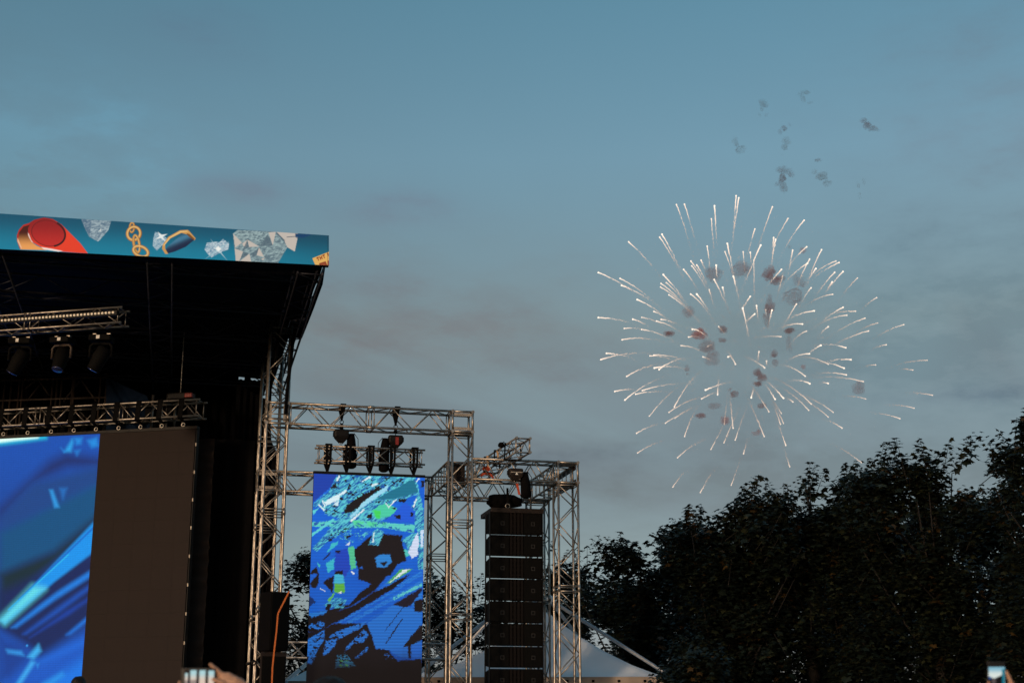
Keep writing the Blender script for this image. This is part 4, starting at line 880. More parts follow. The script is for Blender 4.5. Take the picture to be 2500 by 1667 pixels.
for k, (u, v, lab) in enumerate(((1246, 1100, 'black strap looped around the slanted truss near its open end'), (1228, 1112, 'black strap looped around the middle of the slanted truss'), (1209, 1122, 'black strap looped around the slanted truss, furthest from its open end'))):
    t = .75 + k * .85; c = p + dS * t; mb = MB(); r = sz + .06
    for (o1, o2) in (((-.03, -.03), (r - .03, -.03)), ((r - .03, -.03), (r - .03, r - .03)), ((r - .03, r - .03), (-.03, r - .03)), ((-.03, r - .03), (-.03, -.03))):
        A = c + eS * o1[0] + z_ * o1[1]; B_ = c + eS * o2[0] + z_ * o2[1] + dS * .06; n_ = unit(np.cross(B_ - A, dS)); mb.box((A + B_) / 2, (B_ - A) / 2, dS * .045, n_ * .004)
    mb.build('truss_strap', M['strap'], None, lab, 'strap', 'straps on the slanted truss', loc=c)
mb = MB(); q = FS.hit(1224, 1086, -.3); mb.ball(q, .075, 3, 1, .9, .8, .3, 9); mb.path([q, q + a_ * .06 + z_ * .08, q + a_ * .075 + z_ * .04], .01, 5)
mb.build('cable_coil', M['black_cloth'], None, 'small black coil of cable on top of the slanted truss', 'cable')
def ribbon(name, mat, pts, w, label, cat, group=None):
    """flat webbing that follows points, with a little thickness"""
    mb = MB(); pts = [np.array(q, float) for q in pts]
    for k in range(len(pts) - 1):
        d = pts[k + 1] - pts[k]; n_ = unit(np.cross(d, b_)); mb.box((pts[k] + pts[k + 1]) / 2, d * .505, n_ * w / 2, unit(np.cross(d, n_)) * .003)
    return mb.build(name, M[mat], None, label, cat, group, loc=pts[0])
M['tan'] = noisy('tan webbing', (.55, .36, .20), (.42, .27, .14), 30, (.7, .9))
jr = .35
ribbon('sling', 'tan', [FS.hit(1190, 1112, jr), FS.hit(1191, 1138, jr)], .05, 'short tan sling hanging inside the front truss over the line array', 'sling')
ribbon('sling', 'orange_red', [FS.hit(1178, 1147, jr), FS.hit(1183, 1140, jr), FS.hit(1194, 1149, jr), FS.hit(1191, 1138, jr)], .05, 'red sling knotted around the truss below the tan sling', 'sling')
ribbon('sling', 'orange_red', [FS.hit(1173, 1161, jr + .1), FS.hit(1182, 1156, jr + .1), FS.hit(1197, 1157, jr + .1), FS.hit(1205, 1167, jr + .1)], .05, 'red sling end hanging loose, lowest of the slings in the front truss', 'sling')
ribbon('sling', 'tan', [FS.hit(1214, 1101, -.1), FS.hit(1216, 1116, -.1)], .04, 'small tan sling under the slanted truss next to the cable coil', 'sling')
ribbon('sling', 'orange_red', [FS.hit(1262, 1180, -.17), FS.hit(1268, 1207, -.17)], .05, 'red sling hanging below the brown chain hoist over the line array', 'sling')

# ------------------------------------------------------------------ two dark speaker boxes with an orange strap
def box_at(us, js, v1, zbot, mat, name, label, cat):
    g4 = [FS.hit(u, 1500, j) * np.array([1, 1, 0]) for u, j in zip(us, js)]; D = g4[0] + g4[2] - g4[1]; zt_ = FS.iz(us[1], v1, js[1])[1]
    A, B_, Cc = g4; cen = (A + Cc) / 2; root = thing(name, label, cat, cen + z_ * zbot)
    mb = MB(); mb.bbox(cen + z_ * (zt_ + zbot) / 2, (Cc - B_) / 2, (A - B_) / 2, z_ * (zt_ - zbot) / 2, .015); mb.build('cabinet', mat, root)
    n_ = unit(np.cross(Cc - B_, z_)); mb = MB(); mb.bbox((B_ + Cc) / 2 + n_ * .004 + z_ * (zt_ + zbot) / 2, (Cc - B_) * .455, n_ * .012, z_ * (zt_ - zbot) * .46, .008); mb.build('grille', M['grille'], root)
    mb = MB()
    for q in (.12, .5, .88): mb.bbox(B_ + (Cc - B_) * q + n_ * .006 + z_ * (zt_ - .02), unit(Cc - B_) * .02, n_ * .006, z_ * .012, .004)
    build_each(mb, 'corner_fitting', M['badge'], root); return zt_
zl_ = FS.iz(670, 1589, -.62)[1]
box_at((640, 642, 703), (-.1, -.62, -.5), 1589, .9, M['led_off'], 'bass_speaker', 'dark brown bass speaker box under the tall black one, below the orange strap', 'speaker')
box_at((633, 660, 707), (-.3, -.75, -.5), 1442, zl_ + .012, M['black_cab'], 'tall_speaker', 'tall black speaker box crossed by an orange strap, before the front tower', 'speaker')
ribbon('ratchet_strap', 'orange', [FS.hit(u, v, -.80) for u, v in ((706, 1443), (692, 1470), (679, 1496))] + [FS.hit(u, v, -.82) for u, v in ((678, 1502), (675, 1540), (669, 1590), (665, 1630), (663, 1690))], .032, 'long orange ratchet strap running down the two dark speaker boxes', 'strap')
# clamp arm low on the outer tower chord
mb = MB(); mb.tube(FS.hit(600, 1621, -.1), FS.hit(614, 1617, -.1), .03, 8).tube(FS.hit(614, 1617, -.1), FS.hit(622, 1612, -.15), .022, 8).tube(FS.hit(616, 1620, -.15), FS.hit(622, 1624, -.15), .012, 6).ring(FS.hit(619, 1616, -.12), a_, z_, .045, .012, 12, 6)
mb.build('pipe_clamp', M['black_metal'], None, 'dark pipe clamp fixed low on the front tower beside the drapes', 'clamp')

# ------------------------------------------------------------------ white marquee tents behind the rig
def pagoda(label, u, D, vp, ve, half_px, rot):
    c = P(u, ve, D) * np.array([1, 1, 0]); zp, zev = P(u, vp, D)[2], P(u, ve, D)[2]; h = half_px * D / F_ / (math.cos(rot) + .12 * 0); root = thing('marquee_tent', label, 'tent', c, 'white marquee tents')
    prof = [(0, 1.0), (.035, .995), (.05, .965), (.12, .86), (.30, .62), (.52, .38), (.75, .17), (.92, .05), (1, 0)]
    cr, sr = math.cos(rot), math.sin(rot); n = 16; vs = []
    for r, t in prof:
        for side in range(4):
            for k in range(n):
                s = -1 + 2 * k / n; bulge = 1 - .05 * r * (1 - s * s) * (1 - r)
                x, y = [(s, -1), (1, s), (-s, 1), (-1, -s)][side]; x, y = x * h * r * bulge, y * h * r * bulge
                sag = -.10 * (1 - s * s) * math.sin(r * math.pi) * (zp - zev) * .8
                vs.append((c[0] + x * cr - y * sr, c[1] + x * sr + y * cr, zev + (zp - zev) * t + sag))
    m = 4 * n; MB().add(vs, [(a * m + k, a * m + (k + 1) % m, (a + 1) * m + (k + 1) % m, (a + 1) * m + k) for a in range(len(prof) - 1) for k in range(m)], True).build('canopy', M['pvc'], root)
    mb = MB(); cs_ = [(-1, -1), (1, -1), (1, 1), (-1, 1)]
    co = [np.array([c[0] + h * x * cr - h * y * sr, c[1] + h * x * sr + h * y * cr, 0]) for x, y in cs_]
    for k in range(4): A, B_ = co[k], co[(k + 1) % 4]; mb.box((A + B_) / 2 + z_ * (zev - .22), (B_ - A) / 2, unit(np.cross(B_ - A, z_)) * .01, z_ * .215)
    mb.build('valance', M['pvc_band'], root)
    lb = MB()
    for k in range(4): A, B_ = co[k], co[(k + 1) % 4]; [lb.box(A + (B_ - A) * q + z_ * (zev - .10) + unit(np.cross(B_ - A, z_)) * .014, unit(B_ - A) * .035, unit(np.cross(B_ - A, z_)) * .004, z_ * .03) for q in np.linspace(.08, .92, 9)]
    build_each(lb, 'tie', M['black_cloth'], root)
    for q in co: MB().tube(q, q + z_ * zev, .05, 8).build('tent_leg', M['steel_tube'], root)
    MB().tube(np.array([c[0], c[1], zp - .06]), np.array([c[0], c[1], zp + .10]), .03, 8).build('finial', M['steel_tube'], root)
pagoda('white peaked marquee tent seen through the line array and the outer tower', 1331, 38.5, 1494, 1661, 269, math.radians(-3))
pagoda('white marquee tent whose corner shows at the lower edge of the narrow screen', 880, 40, 1520, 1668, 176, math.radians(10))
ff = thing('tent_frame', 'galvanised outer frame of sloping tubes above the white tent', 'tent frame', P(1300, 1600, 38))
A1, A2 = P(1342, 1463, 36.6), P(1212, 1495, 37.6); mb = None
for q, w in ((P(1593, 1622, 36.0), A1), (P(1445, 1598, 41), A1), (P(1025, 1640, 36.4), A2), (P(1068, 1652, 41), A2)):
    dd = q - w; foot = w + dd * (w[2] / max(w[2] - q[2], .1)); MB().tube(w, foot, .046, 10).build('frame_leg', M['steel_tube'], ff)
MB().tube(A1, A2, .05, 10).build('ridge_tube', M['steel_tube'], ff)
mb = MB(); mb.ball(A1, .12, 2, 1, 1, .9).ball(A2, .10, 2); mb.build('joint_cap', M['pvc'], ff)
q0, q1 = P(701, 1660, 40), P(752, 1617, 40); bt = thing('tent_beam', 'thick pale sloping beam beside the tent corner at the narrow screen', 'beam', q0)
MB().tube(q0 - (q1 - q0) * .8, q1 + (q1 - q0) * .6, .055, 10).build('tube', M['pvc'], bt); d01 = q1 - q0
mb = MB(); mb.tube(q0 + d01 * .62, q0 + d01 * .66, .06, 10); mb.build('band', M['black_metal'], bt)

# ------------------------------------------------------------------ trees: trunk, limbs and crowns made of leafy shoots
def leaf_material():
    m, nt, b = principled('maple leaves', (.03, .04, .015), .5); b.inputs['Specular IOR Level'].default_value = .28
    at = nt.nodes.new('ShaderNodeAttribute'); at.attribute_name = 'tone'; link(nt, at.outputs['Color'], b.inputs['Base Color'])
    return m
M['leaf'] = leaf_material()
_lobes = [(0, 0), (.16, -.02), (.42, -.16), (.36, .10), (.62, .30), (.36, .42), (.30, .50), (.16, .58), (0, 1.0)]
LEAF = np.array(_lobes + [(-x, y) for x, y in _lobes[-2:0:-1]])
def leaves_mesh(name, pos, dirs, nors, size, tone, parent):
    """every leaf is one lobed blade, folded a little along its midrib"""
    n = len(pos); k = len(LEAF); d = dirs / np.linalg.norm(dirs, axis=1)[:, None]
    nn = nors - d * (nors * d).sum(1)[:, None]; nn /= np.linalg.norm(nn, axis=1)[:, None]; s = np.cross(d, nn)
    lx, ly = LEAF[:, 0], LEAF[:, 1]; fold = -np.abs(lx) * .35 - ly ** 2 * .22
    V = pos[:, None, :] + size[:, None, None] * (s[:, None, :] * lx[None, :, None] + d[:, None, :] * ly[None, :, None] + nn[:, None, :] * fold[None, :, None])
    V = (V - np.array(ORG[parent.name])).reshape(-1, 3)
    half = (k - len(_lobes)); m1 = list(range(0, len(_lobes))); m2 = [0] + list(range(len(_lobes) - 1, k))
    me = bpy.data.meshes.new(name); base = np.arange(n)[:, None] * k
    loops = np.concatenate([base + np.array(m1), base + np.array(m2)], 1).ravel(); cnt = np.tile([len(m1), len(m2)], n); st = np.concatenate([[0], np.cumsum(cnt)[:-1]])
    me.vertices.add(n * k); me.vertices.foreach_set('co', V.astype(np.float32).ravel()); me.loops.add(len(loops)); me.loops.foreach_set('vertex_index', loops.astype(np.int32))
    me.polygons.add(len(cnt)); me.polygons.foreach_set('loop_start', st.astype(np.int32)); me.polygons.foreach_set('loop_total', cnt.astype(np.int32)); me.update(calc_edges=True); me.validate()
    at = me.attributes.new('tone', 'FLOAT_COLOR', 'FACE'); at.data.foreach_set('color', np.concatenate([np.repeat(tone, 2, 0), np.ones((2 * n, 1))], 1).astype(np.float32).ravel())
    me.materials.append(M['leaf']); o = bpy.data.objects.new(name, me); COL.objects.link(o); o.parent = parent; ORG[o.name] = ORG[parent.name]; return o
def tree(label, D, outline, base_u, n_in, seed, thick=1.6, vbot=1740, lsize=.20, warm=.025, edge_step=17, group='big trees behind the rig', loose=0, ulim=None, shoot=1.0):
    R_ = np.random.RandomState(seed); us, vt = [q[0] for q in outline], [q[1] for q in outline]; u0, u1 = us[0], us[-1]
    root_p = P(base_u, 1500, D) * np.array([1, 1, 0]); root = thing('maple_tree', label, 'tree', root_p, group); shoots = []
    u = u0
    while u <= u1:                                         # leading shoots that draw the uneven top of the crown
        v = np.interp(u, us, vt); spire = R_.rand() < .34
        if spire: shoots.append((u + R_.normal(0, 5), v + abs(R_.normal(0, 5)), D + R_.normal(0, .5), R_.uniform(.8, 1.3) * shoot, 2))
        else: shoots.append((u + R_.normal(0, 6), v + R_.uniform(8, 60), D + R_.normal(0, .5), R_.uniform(.55, .95) * shoot, 1))
        u += edge_step * R_.uniform(.6, 1.5)
    px = F_ / D; lobes = []                                # boughs: rounded clumps of shoots with dark hollows between them
    nl = max(8, int((u1 - u0) * 480 / (58 * px) ** .5 / 900)); nl = int(n_in / 34)
    for _ in range(nl):
        lu = R_.uniform(u0, u1); ltop = np.interp(lu, us, vt); lr = R_.uniform(.45, .95); lv = ltop + lr * px * .8 + (vbot - ltop) * R_.rand() ** 1.1
        lobes.append((lu, lv, D + thick * R_.uniform(-1, .9) * (.35 + .65 * min(1., (lv - ltop) / 250.)), lr))
    for k in range(n_in):
        lu, lv, lD, lr = lobes[k % nl]; w = R_.normal(0, 1, 3); w[1] -= .35; w[2] += .45; w /= np.linalg.norm(w); w *= lr * (.62 + .38 * R_.rand())
        u = lu + w[0] * 1.25 * px; v = lv - w[2] * .85 * px; Y = lD + w[1]
        if u < u0 - 12 or u > u1 + 12: continue
        v = max(v, np.interp(u, us, vt) + R_.uniform(10, 50)); shoots.append((u, v, Y, R_.uniform(.45, .85) * shoot, 0))
    pos, dr, nr, sz, tn = [], [], [], [], []; tw = MB(); cen = P(base_u, 1560, D)
    for (u, v, Y, L, lead) in shoots:
        tip = P(u, v, Y); out = tip - cen; out[2] = 0; out /= max(np.linalg.norm(out), .3)
        ax = unit(np.array([0, 0, 1.]) * (1.0 if lead else .55) + out * (.28 if lead else .55) + R_.normal(0, .13 if lead == 2 else .22, 3)); base = tip - ax * L; nodes = max(3, int(L / (.085 if lead == 2 else .125)))
        clump = R_.rand(); wc = R_.rand() < warm * 1.4
        if lead == 2 or R_.rand() < .12: tw.tube(base - ax * .2, tip, .012, 4, .004, False)
        side0 = R_.uniform(0, 6.3)
        for k in range(nodes + 1):
            t = k / nodes; p = base + ax * L * t; ang = side0 + k * 1.571
            for h in (0, math.pi):
                if R_.rand() < .12 + loose: continue
                r = np.array([math.cos(ang + h), math.sin(ang + h), R_.uniform(.0, .35)]); r = unit(r + ax * .25); pet = R_.uniform(.07, .16) * (1.15 - .5 * t) * (1.9 * (1.12 - t) if lead == 2 else 1)
                q = p + r * pet; s = lsize * (1.12 if lead else 1) * R_.uniform(.65, 1.2) * (1.1 - .45 * t)
                pos.append(q); dr.append(unit(r * .85 + np.array([0, 0, -1.]) * R_.uniform(.1, .75) + R_.normal(0, .15, 3))); nr.append(unit(np.array([0, 0, 1.]) + r * .35 + R_.normal(0, .28, 3))); sz.append(s)
                g = R_.uniform(.7, 1.3) * (.75 + .5 * clump)
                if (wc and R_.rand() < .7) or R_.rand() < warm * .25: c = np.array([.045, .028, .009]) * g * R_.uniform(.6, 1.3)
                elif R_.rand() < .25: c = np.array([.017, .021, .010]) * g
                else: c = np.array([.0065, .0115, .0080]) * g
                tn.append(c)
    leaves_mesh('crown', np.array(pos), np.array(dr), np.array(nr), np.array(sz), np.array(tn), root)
    vm = np.interp(base_u, us, vt); top = P(base_u, vm + 60, D); tb = MB(); H = top[2]
    trunk = [root_p + np.array([.12 * math.sin(k * 1.3 + seed), .1 * math.cos(k * 1.7), H * k / 7]) for k in range(8)]
    tb.path(trunk, [.24, .2, .17, .14, .11, .085, .055, .02], 10); tb.build('trunk', M['bark'], root)
    lb = MB()
    for k in range(9):
        z = H * R_.uniform(.25, .8); p = root_p + np.array([0, 0, z]); uu = R_.uniform(u0, u1); e = P(uu, np.interp(uu, us, vt) + R_.uniform(60, 260), D + R_.normal(0, .8)); mid = p + (e - p) * .5 + np.array([0, 0, R_.uniform(-.3, .3)])
        if e[2] < z: continue
        lb.path([p, mid, e], [.05, .03, .012], 6)
    lb.build('limb', M['bark'], root)
    tw.build('twig', M['bark'], root, kind='stuff')
    return root
OUT = [(1395, 1370), (1415, 1325), (1450, 1308), (1490, 1295), (1530, 1297), (1562, 1330), (1590, 1322), (1615, 1300), (1632, 1272), (1655, 1240), (1678, 1232), (1697, 1209), (1722, 1250), (1745, 1262), (1765, 1226), (1782, 1258), (1800, 1282), (1812, 1190), (1835, 1160), (1850, 1143), (1872, 1170), (1900, 1195), (1935, 1168), (1958, 1132), (1988, 1118), (2008, 1146), (2028, 1138), (2062, 1128), (2090, 1120), (2120, 1116), (2142, 1135), (2150, 1086), (2180, 1066), (2212, 1075), (2250, 1068), (2285, 1072), (2300, 1098), (2305, 1064), (2330, 1072), (2355, 1080), (2368, 1048), (2385, 1037), (2402, 1056), (2425, 1048), (2445, 1052), (2462, 1095), (2480, 1090), (2488, 1010), (2505, 985), (2600, 960)]
sub = lambda a, b: [q for q in OUT if a <= q[0] <= b]
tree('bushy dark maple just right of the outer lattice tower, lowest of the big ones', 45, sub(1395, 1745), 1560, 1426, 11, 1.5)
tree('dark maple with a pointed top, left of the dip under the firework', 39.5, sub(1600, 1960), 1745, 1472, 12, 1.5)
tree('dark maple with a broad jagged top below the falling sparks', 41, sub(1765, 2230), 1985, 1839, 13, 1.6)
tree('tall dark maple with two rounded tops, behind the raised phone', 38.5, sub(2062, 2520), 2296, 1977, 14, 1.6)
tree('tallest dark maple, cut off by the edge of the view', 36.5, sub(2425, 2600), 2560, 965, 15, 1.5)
tree('dark tree filling the gap below the bushy maple, further back', 52, [(1240, 1460), (1340, 1405), (1420, 1375), (1520, 1380), (1640, 1360), (1760, 1330), (1860, 1300)], 1540, 1609, 16, 2, warm=.02, lsize=.18)
tree('dark tree standing far back between the two pointed maples', 54, [(1780, 1330), (1860, 1290), (2000, 1250), (2150, 1220), (2300, 1200), (2420, 1190), (2560, 1160)], 2150, 2300, 17, 2, warm=.02, lsize=.18)
tree('tree with orange-lit leaf tones between the stage tower and the narrow screen', 50, [(668, 1400), (690, 1362), (712, 1352), (728, 1318), (745, 1322), (762, 1330), (800, 1380), (860, 1400)], 760, 758, 18, 1.6, warm=.30, loose=.12, lsize=.18, edge_step=14)  # high warm share puts the orange light on this tree into its leaf colours
tree('dark tree showing through the rear lattice tower beside the narrow screen', 50, [(880, 1470), (960, 1410), (1020, 1382), (1040, 1368), (1058, 1385), (1075, 1405), (1098, 1378), (1125, 1372), (1150, 1385), (1172, 1372), (1180, 1396), (1190, 1430), (1230, 1422), (1262, 1408)], 1100, 1288, 19, 1.8, warm=.06, loose=.06, lsize=.18, edge_step=14)
tree('dark maple top showing between the line array and the outer tower', 46, [(1255, 1420), (1290, 1400), (1320, 1330), (1335, 1318), (1360, 1322), (1385, 1340), (1400, 1330), (1420, 1345), (1440, 1400)], 1345, 690, 20, 1.4, warm=.05, lsize=.17, edge_step=13)

tree('broad dark tree closing the view low behind the bushy and pointed maples', 49, [(1420, 1440), (1560, 1400), (1700, 1330), (1800, 1330), (1900, 1270), (2050, 1230), (2160, 1210)], 1800, 2600, 21, 1.8, warm=.02, lsize=.23)
tree('broad dark tree closing the view low behind the tallest maples', 48, [(2000, 1260), (2150, 1220), (2300, 1190), (2420, 1180), (2520, 1150), (2640, 1140)], 2400, 2600, 22, 1.8, warm=.02, lsize=.23)

tree('dark maple standing beyond the tallest one at the far end of the row', 40, [(2570, 1060), (2650, 1000), (2760, 960), (2860, 1010), (2960, 1100)], 2770, 1100, 24, 1.6, lsize=.23)
tree('low leafy young maple hiding the right tip of the white tent', 33.5, [(1558, 1668), (1582, 1648), (1600, 1618), (1622, 1606), (1650, 1590), (1690, 1560), (1740, 1545), (1770, 1560)], 1680, 900, 23, .7, vbot=1800, lsize=.19)

# ------------------------------------------------------------------ firework: burning stars with tails of sparks
def spark_material():
    m = bpy.data.materials.new('burning sparks'); m.use_nodes = True; nt = m.node_tree; nt.nodes.clear(); o = nt.nodes.new('ShaderNodeOutputMaterial'); e = nt.nodes.new('ShaderNodeEmission'); at = nt.nodes.new('ShaderNodeAttribute'); at.attribute_name = 'burn'
    r = nt.nodes.new('ShaderNodeValToRGB'); el = r.color_ramp.elements; el[0].color = (.72, .46, .34, 1); el[1].color = (1, .83, .68, 1); e2 = el.new(.5); e2.color = (.98, .76, .62, 1)
    link(nt, at.outputs['Fac'], r.inputs[0]); link(nt, r.outputs[0], e.inputs[0]); ms = math_node(nt, 'MULTIPLY_ADD', at.outputs['Fac'], 0.66, .08); link(nt, ms, e.inputs[1]); link(nt, e.outputs[0], o.inputs[0]); return m
M['spark'] = spark_material()
TR = """493 117 555 305 531 115 583 290 675 123 685 300 660 185 672 340 778 75 765 260 791 85 762 290 952 128 888 305 868 234 832 360 1027 183 960 300 1104 192 1010 335 264 295 390 430 413 273 500 420 424 259 510 430
119 442 300 545 223 470 375 575 230 503 370 580 736 303 770 470 640 316 655 430 725 342 775 480 812 343 822 450 846 345 850 400 896 311 820 490 958 275 950 420 967 284 948 400 1049 335 1030 440 1116 319 1025 420
1187 333 1120 490 1130 378 1070 520 1120 397 1015 490 1160 423 1125 480 1256 387 1140 460 1271 394 1150 470 1250 441 1165 550 1290 437 1205 545 1238 487 1215 525 1359 468 1290 550 562 387 640 510 566 410 640 530
590 406 640 500 611 383 632 430 683 407 687 470 527 427 590 520 430 452 530 580 419 494 540 610 444 490 535 590 417 511 560 630 457 548 600 680 305 571 430 650 385 628 440 660 673 475 735 600 714 513 725 560
650 524 668 590 561 545 650 645 590 545 645 630 765 460 792 570 863 383 866 560 995 427 935 500 1001 458 980 540 1137 515 1090 590 1240 546 1130 590 1067 593 1010 690 846 556 800 630 810 612 838 745 867 640 825 680
876 600 882 660 920 620 922 650 950 622 935 690 1152 625 1035 665 1290 608 1190 680 1350 627 1240 640 1308 646 1180 690 1395 660 1250 735 1451 562 1390 610 1456 683 1370 720 1581 691 1470 740 1412 721 1250 790
1219 701 1180 740 1115 722 1045 780 1096 688 990 712 119 657 270 685 243 709 330 715 326 714 450 755 284 665 350 695 327 656 420 690 398 674 500 720 420 666 495 690 233 763 390 766 569 713 640 755 551 750 605 753
515 791 620 825 695 700 722 733 642 795 665 785 620 845 660 862 158 828 270 850 131 858 320 830 366 840 470 860 385 836 525 862 410 905 520 857 387 898 510 900 255 938 390 885 740 845 755 840 775 880 745 830
993 748 900 750 1184 790 1130 830 1303 801 1185 790 1129 830 1030 865 888 820 882 865 924 865 924 885 915 897 845 855 1497 787 1440 803 1220 880 1090 850 1295 899 1180 872 1328 858 1220 868 1446 883 1395 890
1693 861 1550 885 1624 908 1570 905 1109 937 1000 890 1306 931 1180 927 1387 963 1180 945 1219 972 1190 967 1131 973 1050 960 1718 1028 1620 1020 1399 1046 1310 1035 1630 1090 1520 1077 1562 1140 1450 1115
690 1025 695 950 632 1003 730 970 613 1045 690 1010 851 1040 862 1000 965 1047 925 985 1005 1042 930 965 1050 1060 1020 1040 1138 1070 990 965 1126 1100 1000 1000 1243 1110 1100 1035 1219 1132 1110 1060
1285 1185 1215 1150 935 1107 870 1010 995 1115 960 1060 330 1006 500 978 298 1023 420 1013 198 1010 300 1003 246 1051 400 955 363 1128 490 1000 483 1085 580 945 457 1110 600 1045 486 1138 580 1085 440 1162 540 1110
302 1210 400 1170 307 1304 405 1255 498 1327 610 1250 532 1225 580 1110 722 1166 735 1050 764 1185 750 1050 733 1223 780 1120 774 1242 820 1110 720 1255 740 1215 658 1287 720 1170 913 1225 842 1060 991 1167 960 1080
1005 1162 965 1075 1016 1268 980 1165 814 1307 830 1250 1035 1370 1010 1290 475 1467 530 1400 607 1493 660 1400 755 1458 790 1360 1378 1350 1270 1280"""
nums = [float(x) for x in TR.split()]; trails = [(1400 + nums[k] / 1.96, 440 + nums[k + 1] / 1.96, 1400 + nums[k + 2] / 1.96, 440 + nums[k + 3] / 1.96) for k in range(0, len(nums), 4)]
FD = 200.0; cu, cv = 1400 + 840 / 1.96, 440 + 800 / 1.96; RBU = 400.0
fw = thing('firework_burst', 'huge white starburst firework with spark tails over the dark trees', 'firework', P(cu, cv, FD)); fr_ = random.Random(5)
def heat_build(mb, heats, parent, kind=None):
    o = mb.build('spark_trail', M['spark'], parent, kind=kind); at = o.data.attributes.new('burn', 'FLOAT', 'POINT'); at.data.foreach_set('value', np.array(heats, np.float32)); return o
def trail_into(mb, heats, h_uv, t_uv):
    ru, rv = h_uv[0] - cu, h_uv[1] - cv; rr = min(1., math.hypot(ru, rv) / RBU); zz_ = math.sqrt(max(0., 1 - rr * rr)) * fr_.choice((-1, 1)) * fr_.uniform(.7, 1); Yh = FD + zz_ * RBU * FD / F_
    hd = P(h_uv[0], h_uv[1], Yh); L0 = math.hypot(t_uv[0] - h_uv[0], t_uv[1] - h_uv[1]); Yt = Yh + (FD - Yh) * min(.8, L0 / max(60., math.hypot(ru, rv))); tl = P(t_uv[0], t_uv[1], Yt); L = np.linalg.norm(hd - tl)
    far = rv > 130 or ru > 260; dim = fr_.uniform(.8, 1.0) * (.78 if far else 1)
    cur = lambda t: hd + (tl - hd) * t + np.array([0, 0, 1.]) * L * .16 * t * (1 - t) * (1.0 if abs(ru) > 120 else .2)
    def note(n, v): heats.extend([v] * (len(mb.v) - n))
    n = len(mb.v); mb.ball(hd, .145 * dim, 1); note(n, 1.0 * dim)
    m = 16; pts = [cur(.82 * k / m) + np.array([fr_.gauss(0, .012 + .035 * k / m) for _ in range(3)]) * (k > 0) for k in range(m + 1)]; rs = [(.095 * (1 - .80 * k / m)) * dim * fr_.uniform(.75, 1.2) * (1 if k < 6 else fr_.choice((.25, 1, 1.1))) for k in range(m + 1)]
    n = len(mb.v); mb.path(pts, rs, 5)
    for k in range(m + 1): heats.extend([dim * (.88 - .48 * (k / m) ** .8)] * 5)
    ns = int(L * 17); d = unit(hd - tl)
    for k in range(ns):
        t = 1.22 * fr_.random() ** .7; w = .03 + .17 * t; p = cur(t) + np.array([fr_.gauss(0, w * .55) for _ in range(3)]); r = fr_.uniform(.014, .04) * (1.15 - .5 * t); n = len(mb.v)
        q = p + d * r * fr_.uniform(2, 6); x = unit(np.cross(d, FWD)) * r; y = unit(np.cross(d, x)) * r
        mb.add([p + x, p - x * .5 + y * .87, p - x * .5 - y * .87, q], [(0, 1, 3), (1, 2, 3), (2, 0, 3), (0, 2, 1)]); note(n, dim * fr_.uniform(.38, .85) * (1.05 - .5 * t))
trails = [(a, b, c + (c - a) * .12, d + (d - b) * .12) for a, b, c, d in trails]
order = sorted(range(len(trails)), key=lambda k: -math.hypot(trails[k][0] - trails[k][2], trails[k][1] - trails[k][3]))
rest = MB(); rh = []
for n_, k in enumerate(order):
    h, t_ = trails[k][:2], trails[k][2:]
    if n_ < 99: mb = MB(); hh = []; trail_into(mb, hh, h, t_); heat_build(mb, hh, fw)
    else: trail_into(rest, rh, h, t_)
for _ in range(60):                                        # short faint tails of stars seen nearly end on, deep in the burst
    g0 = fr_.uniform(0, 6.283); q = fr_.uniform(15, 190); l0 = fr_.uniform(14, 42); ax0 = (math.cos(g0), math.sin(g0)); n = len(rest.v); hd = P(cu + ax0[0] * (q + l0), cv + ax0[1] * (q + l0), FD - 8); tl = P(cu + ax0[0] * q, cv + ax0[1] * q, FD - 3); bt_ = fr_.uniform(.12, .42)
    for k in range(26):
        t = fr_.random(); c = hd + (tl - hd) * t + np.array([fr_.gauss(0, .05 + .1 * t) for _ in range(3)]); r = fr_.uniform(.016, .042) * (1.1 - .6 * t); rest.add([c + RIGHT * r, c - RIGHT * r, c + UPV * r, c - unit(hd - tl) * r * 3], [(0, 1, 2), (0, 1, 3), (1, 2, 3), (2, 0, 3)])
    rh.extend([bt_] * (len(rest.v) - n))
for _ in range(1500):                                       # stray sparks still glowing inside the burst
    q = np.array([fr_.gauss(0, 1) for _ in range(3)]); q = q / np.linalg.norm(q) * fr_.random() ** .5 * RBU * .92 * FD / F_; p = P(cu, cv, FD) + q; n = len(rest.v); r = fr_.uniform(.012, .03); d = unit(q) * r * 3
    rest.add([p + RIGHT * r, p - RIGHT * r, p + UPV * r, p - d], [(0, 1, 2), (0, 1, 3), (1, 2, 3), (2, 0, 3)]); rh.extend([fr_.uniform(.1, .4)] * 4)
heat_build(rest, rh, fw, 'stuff')

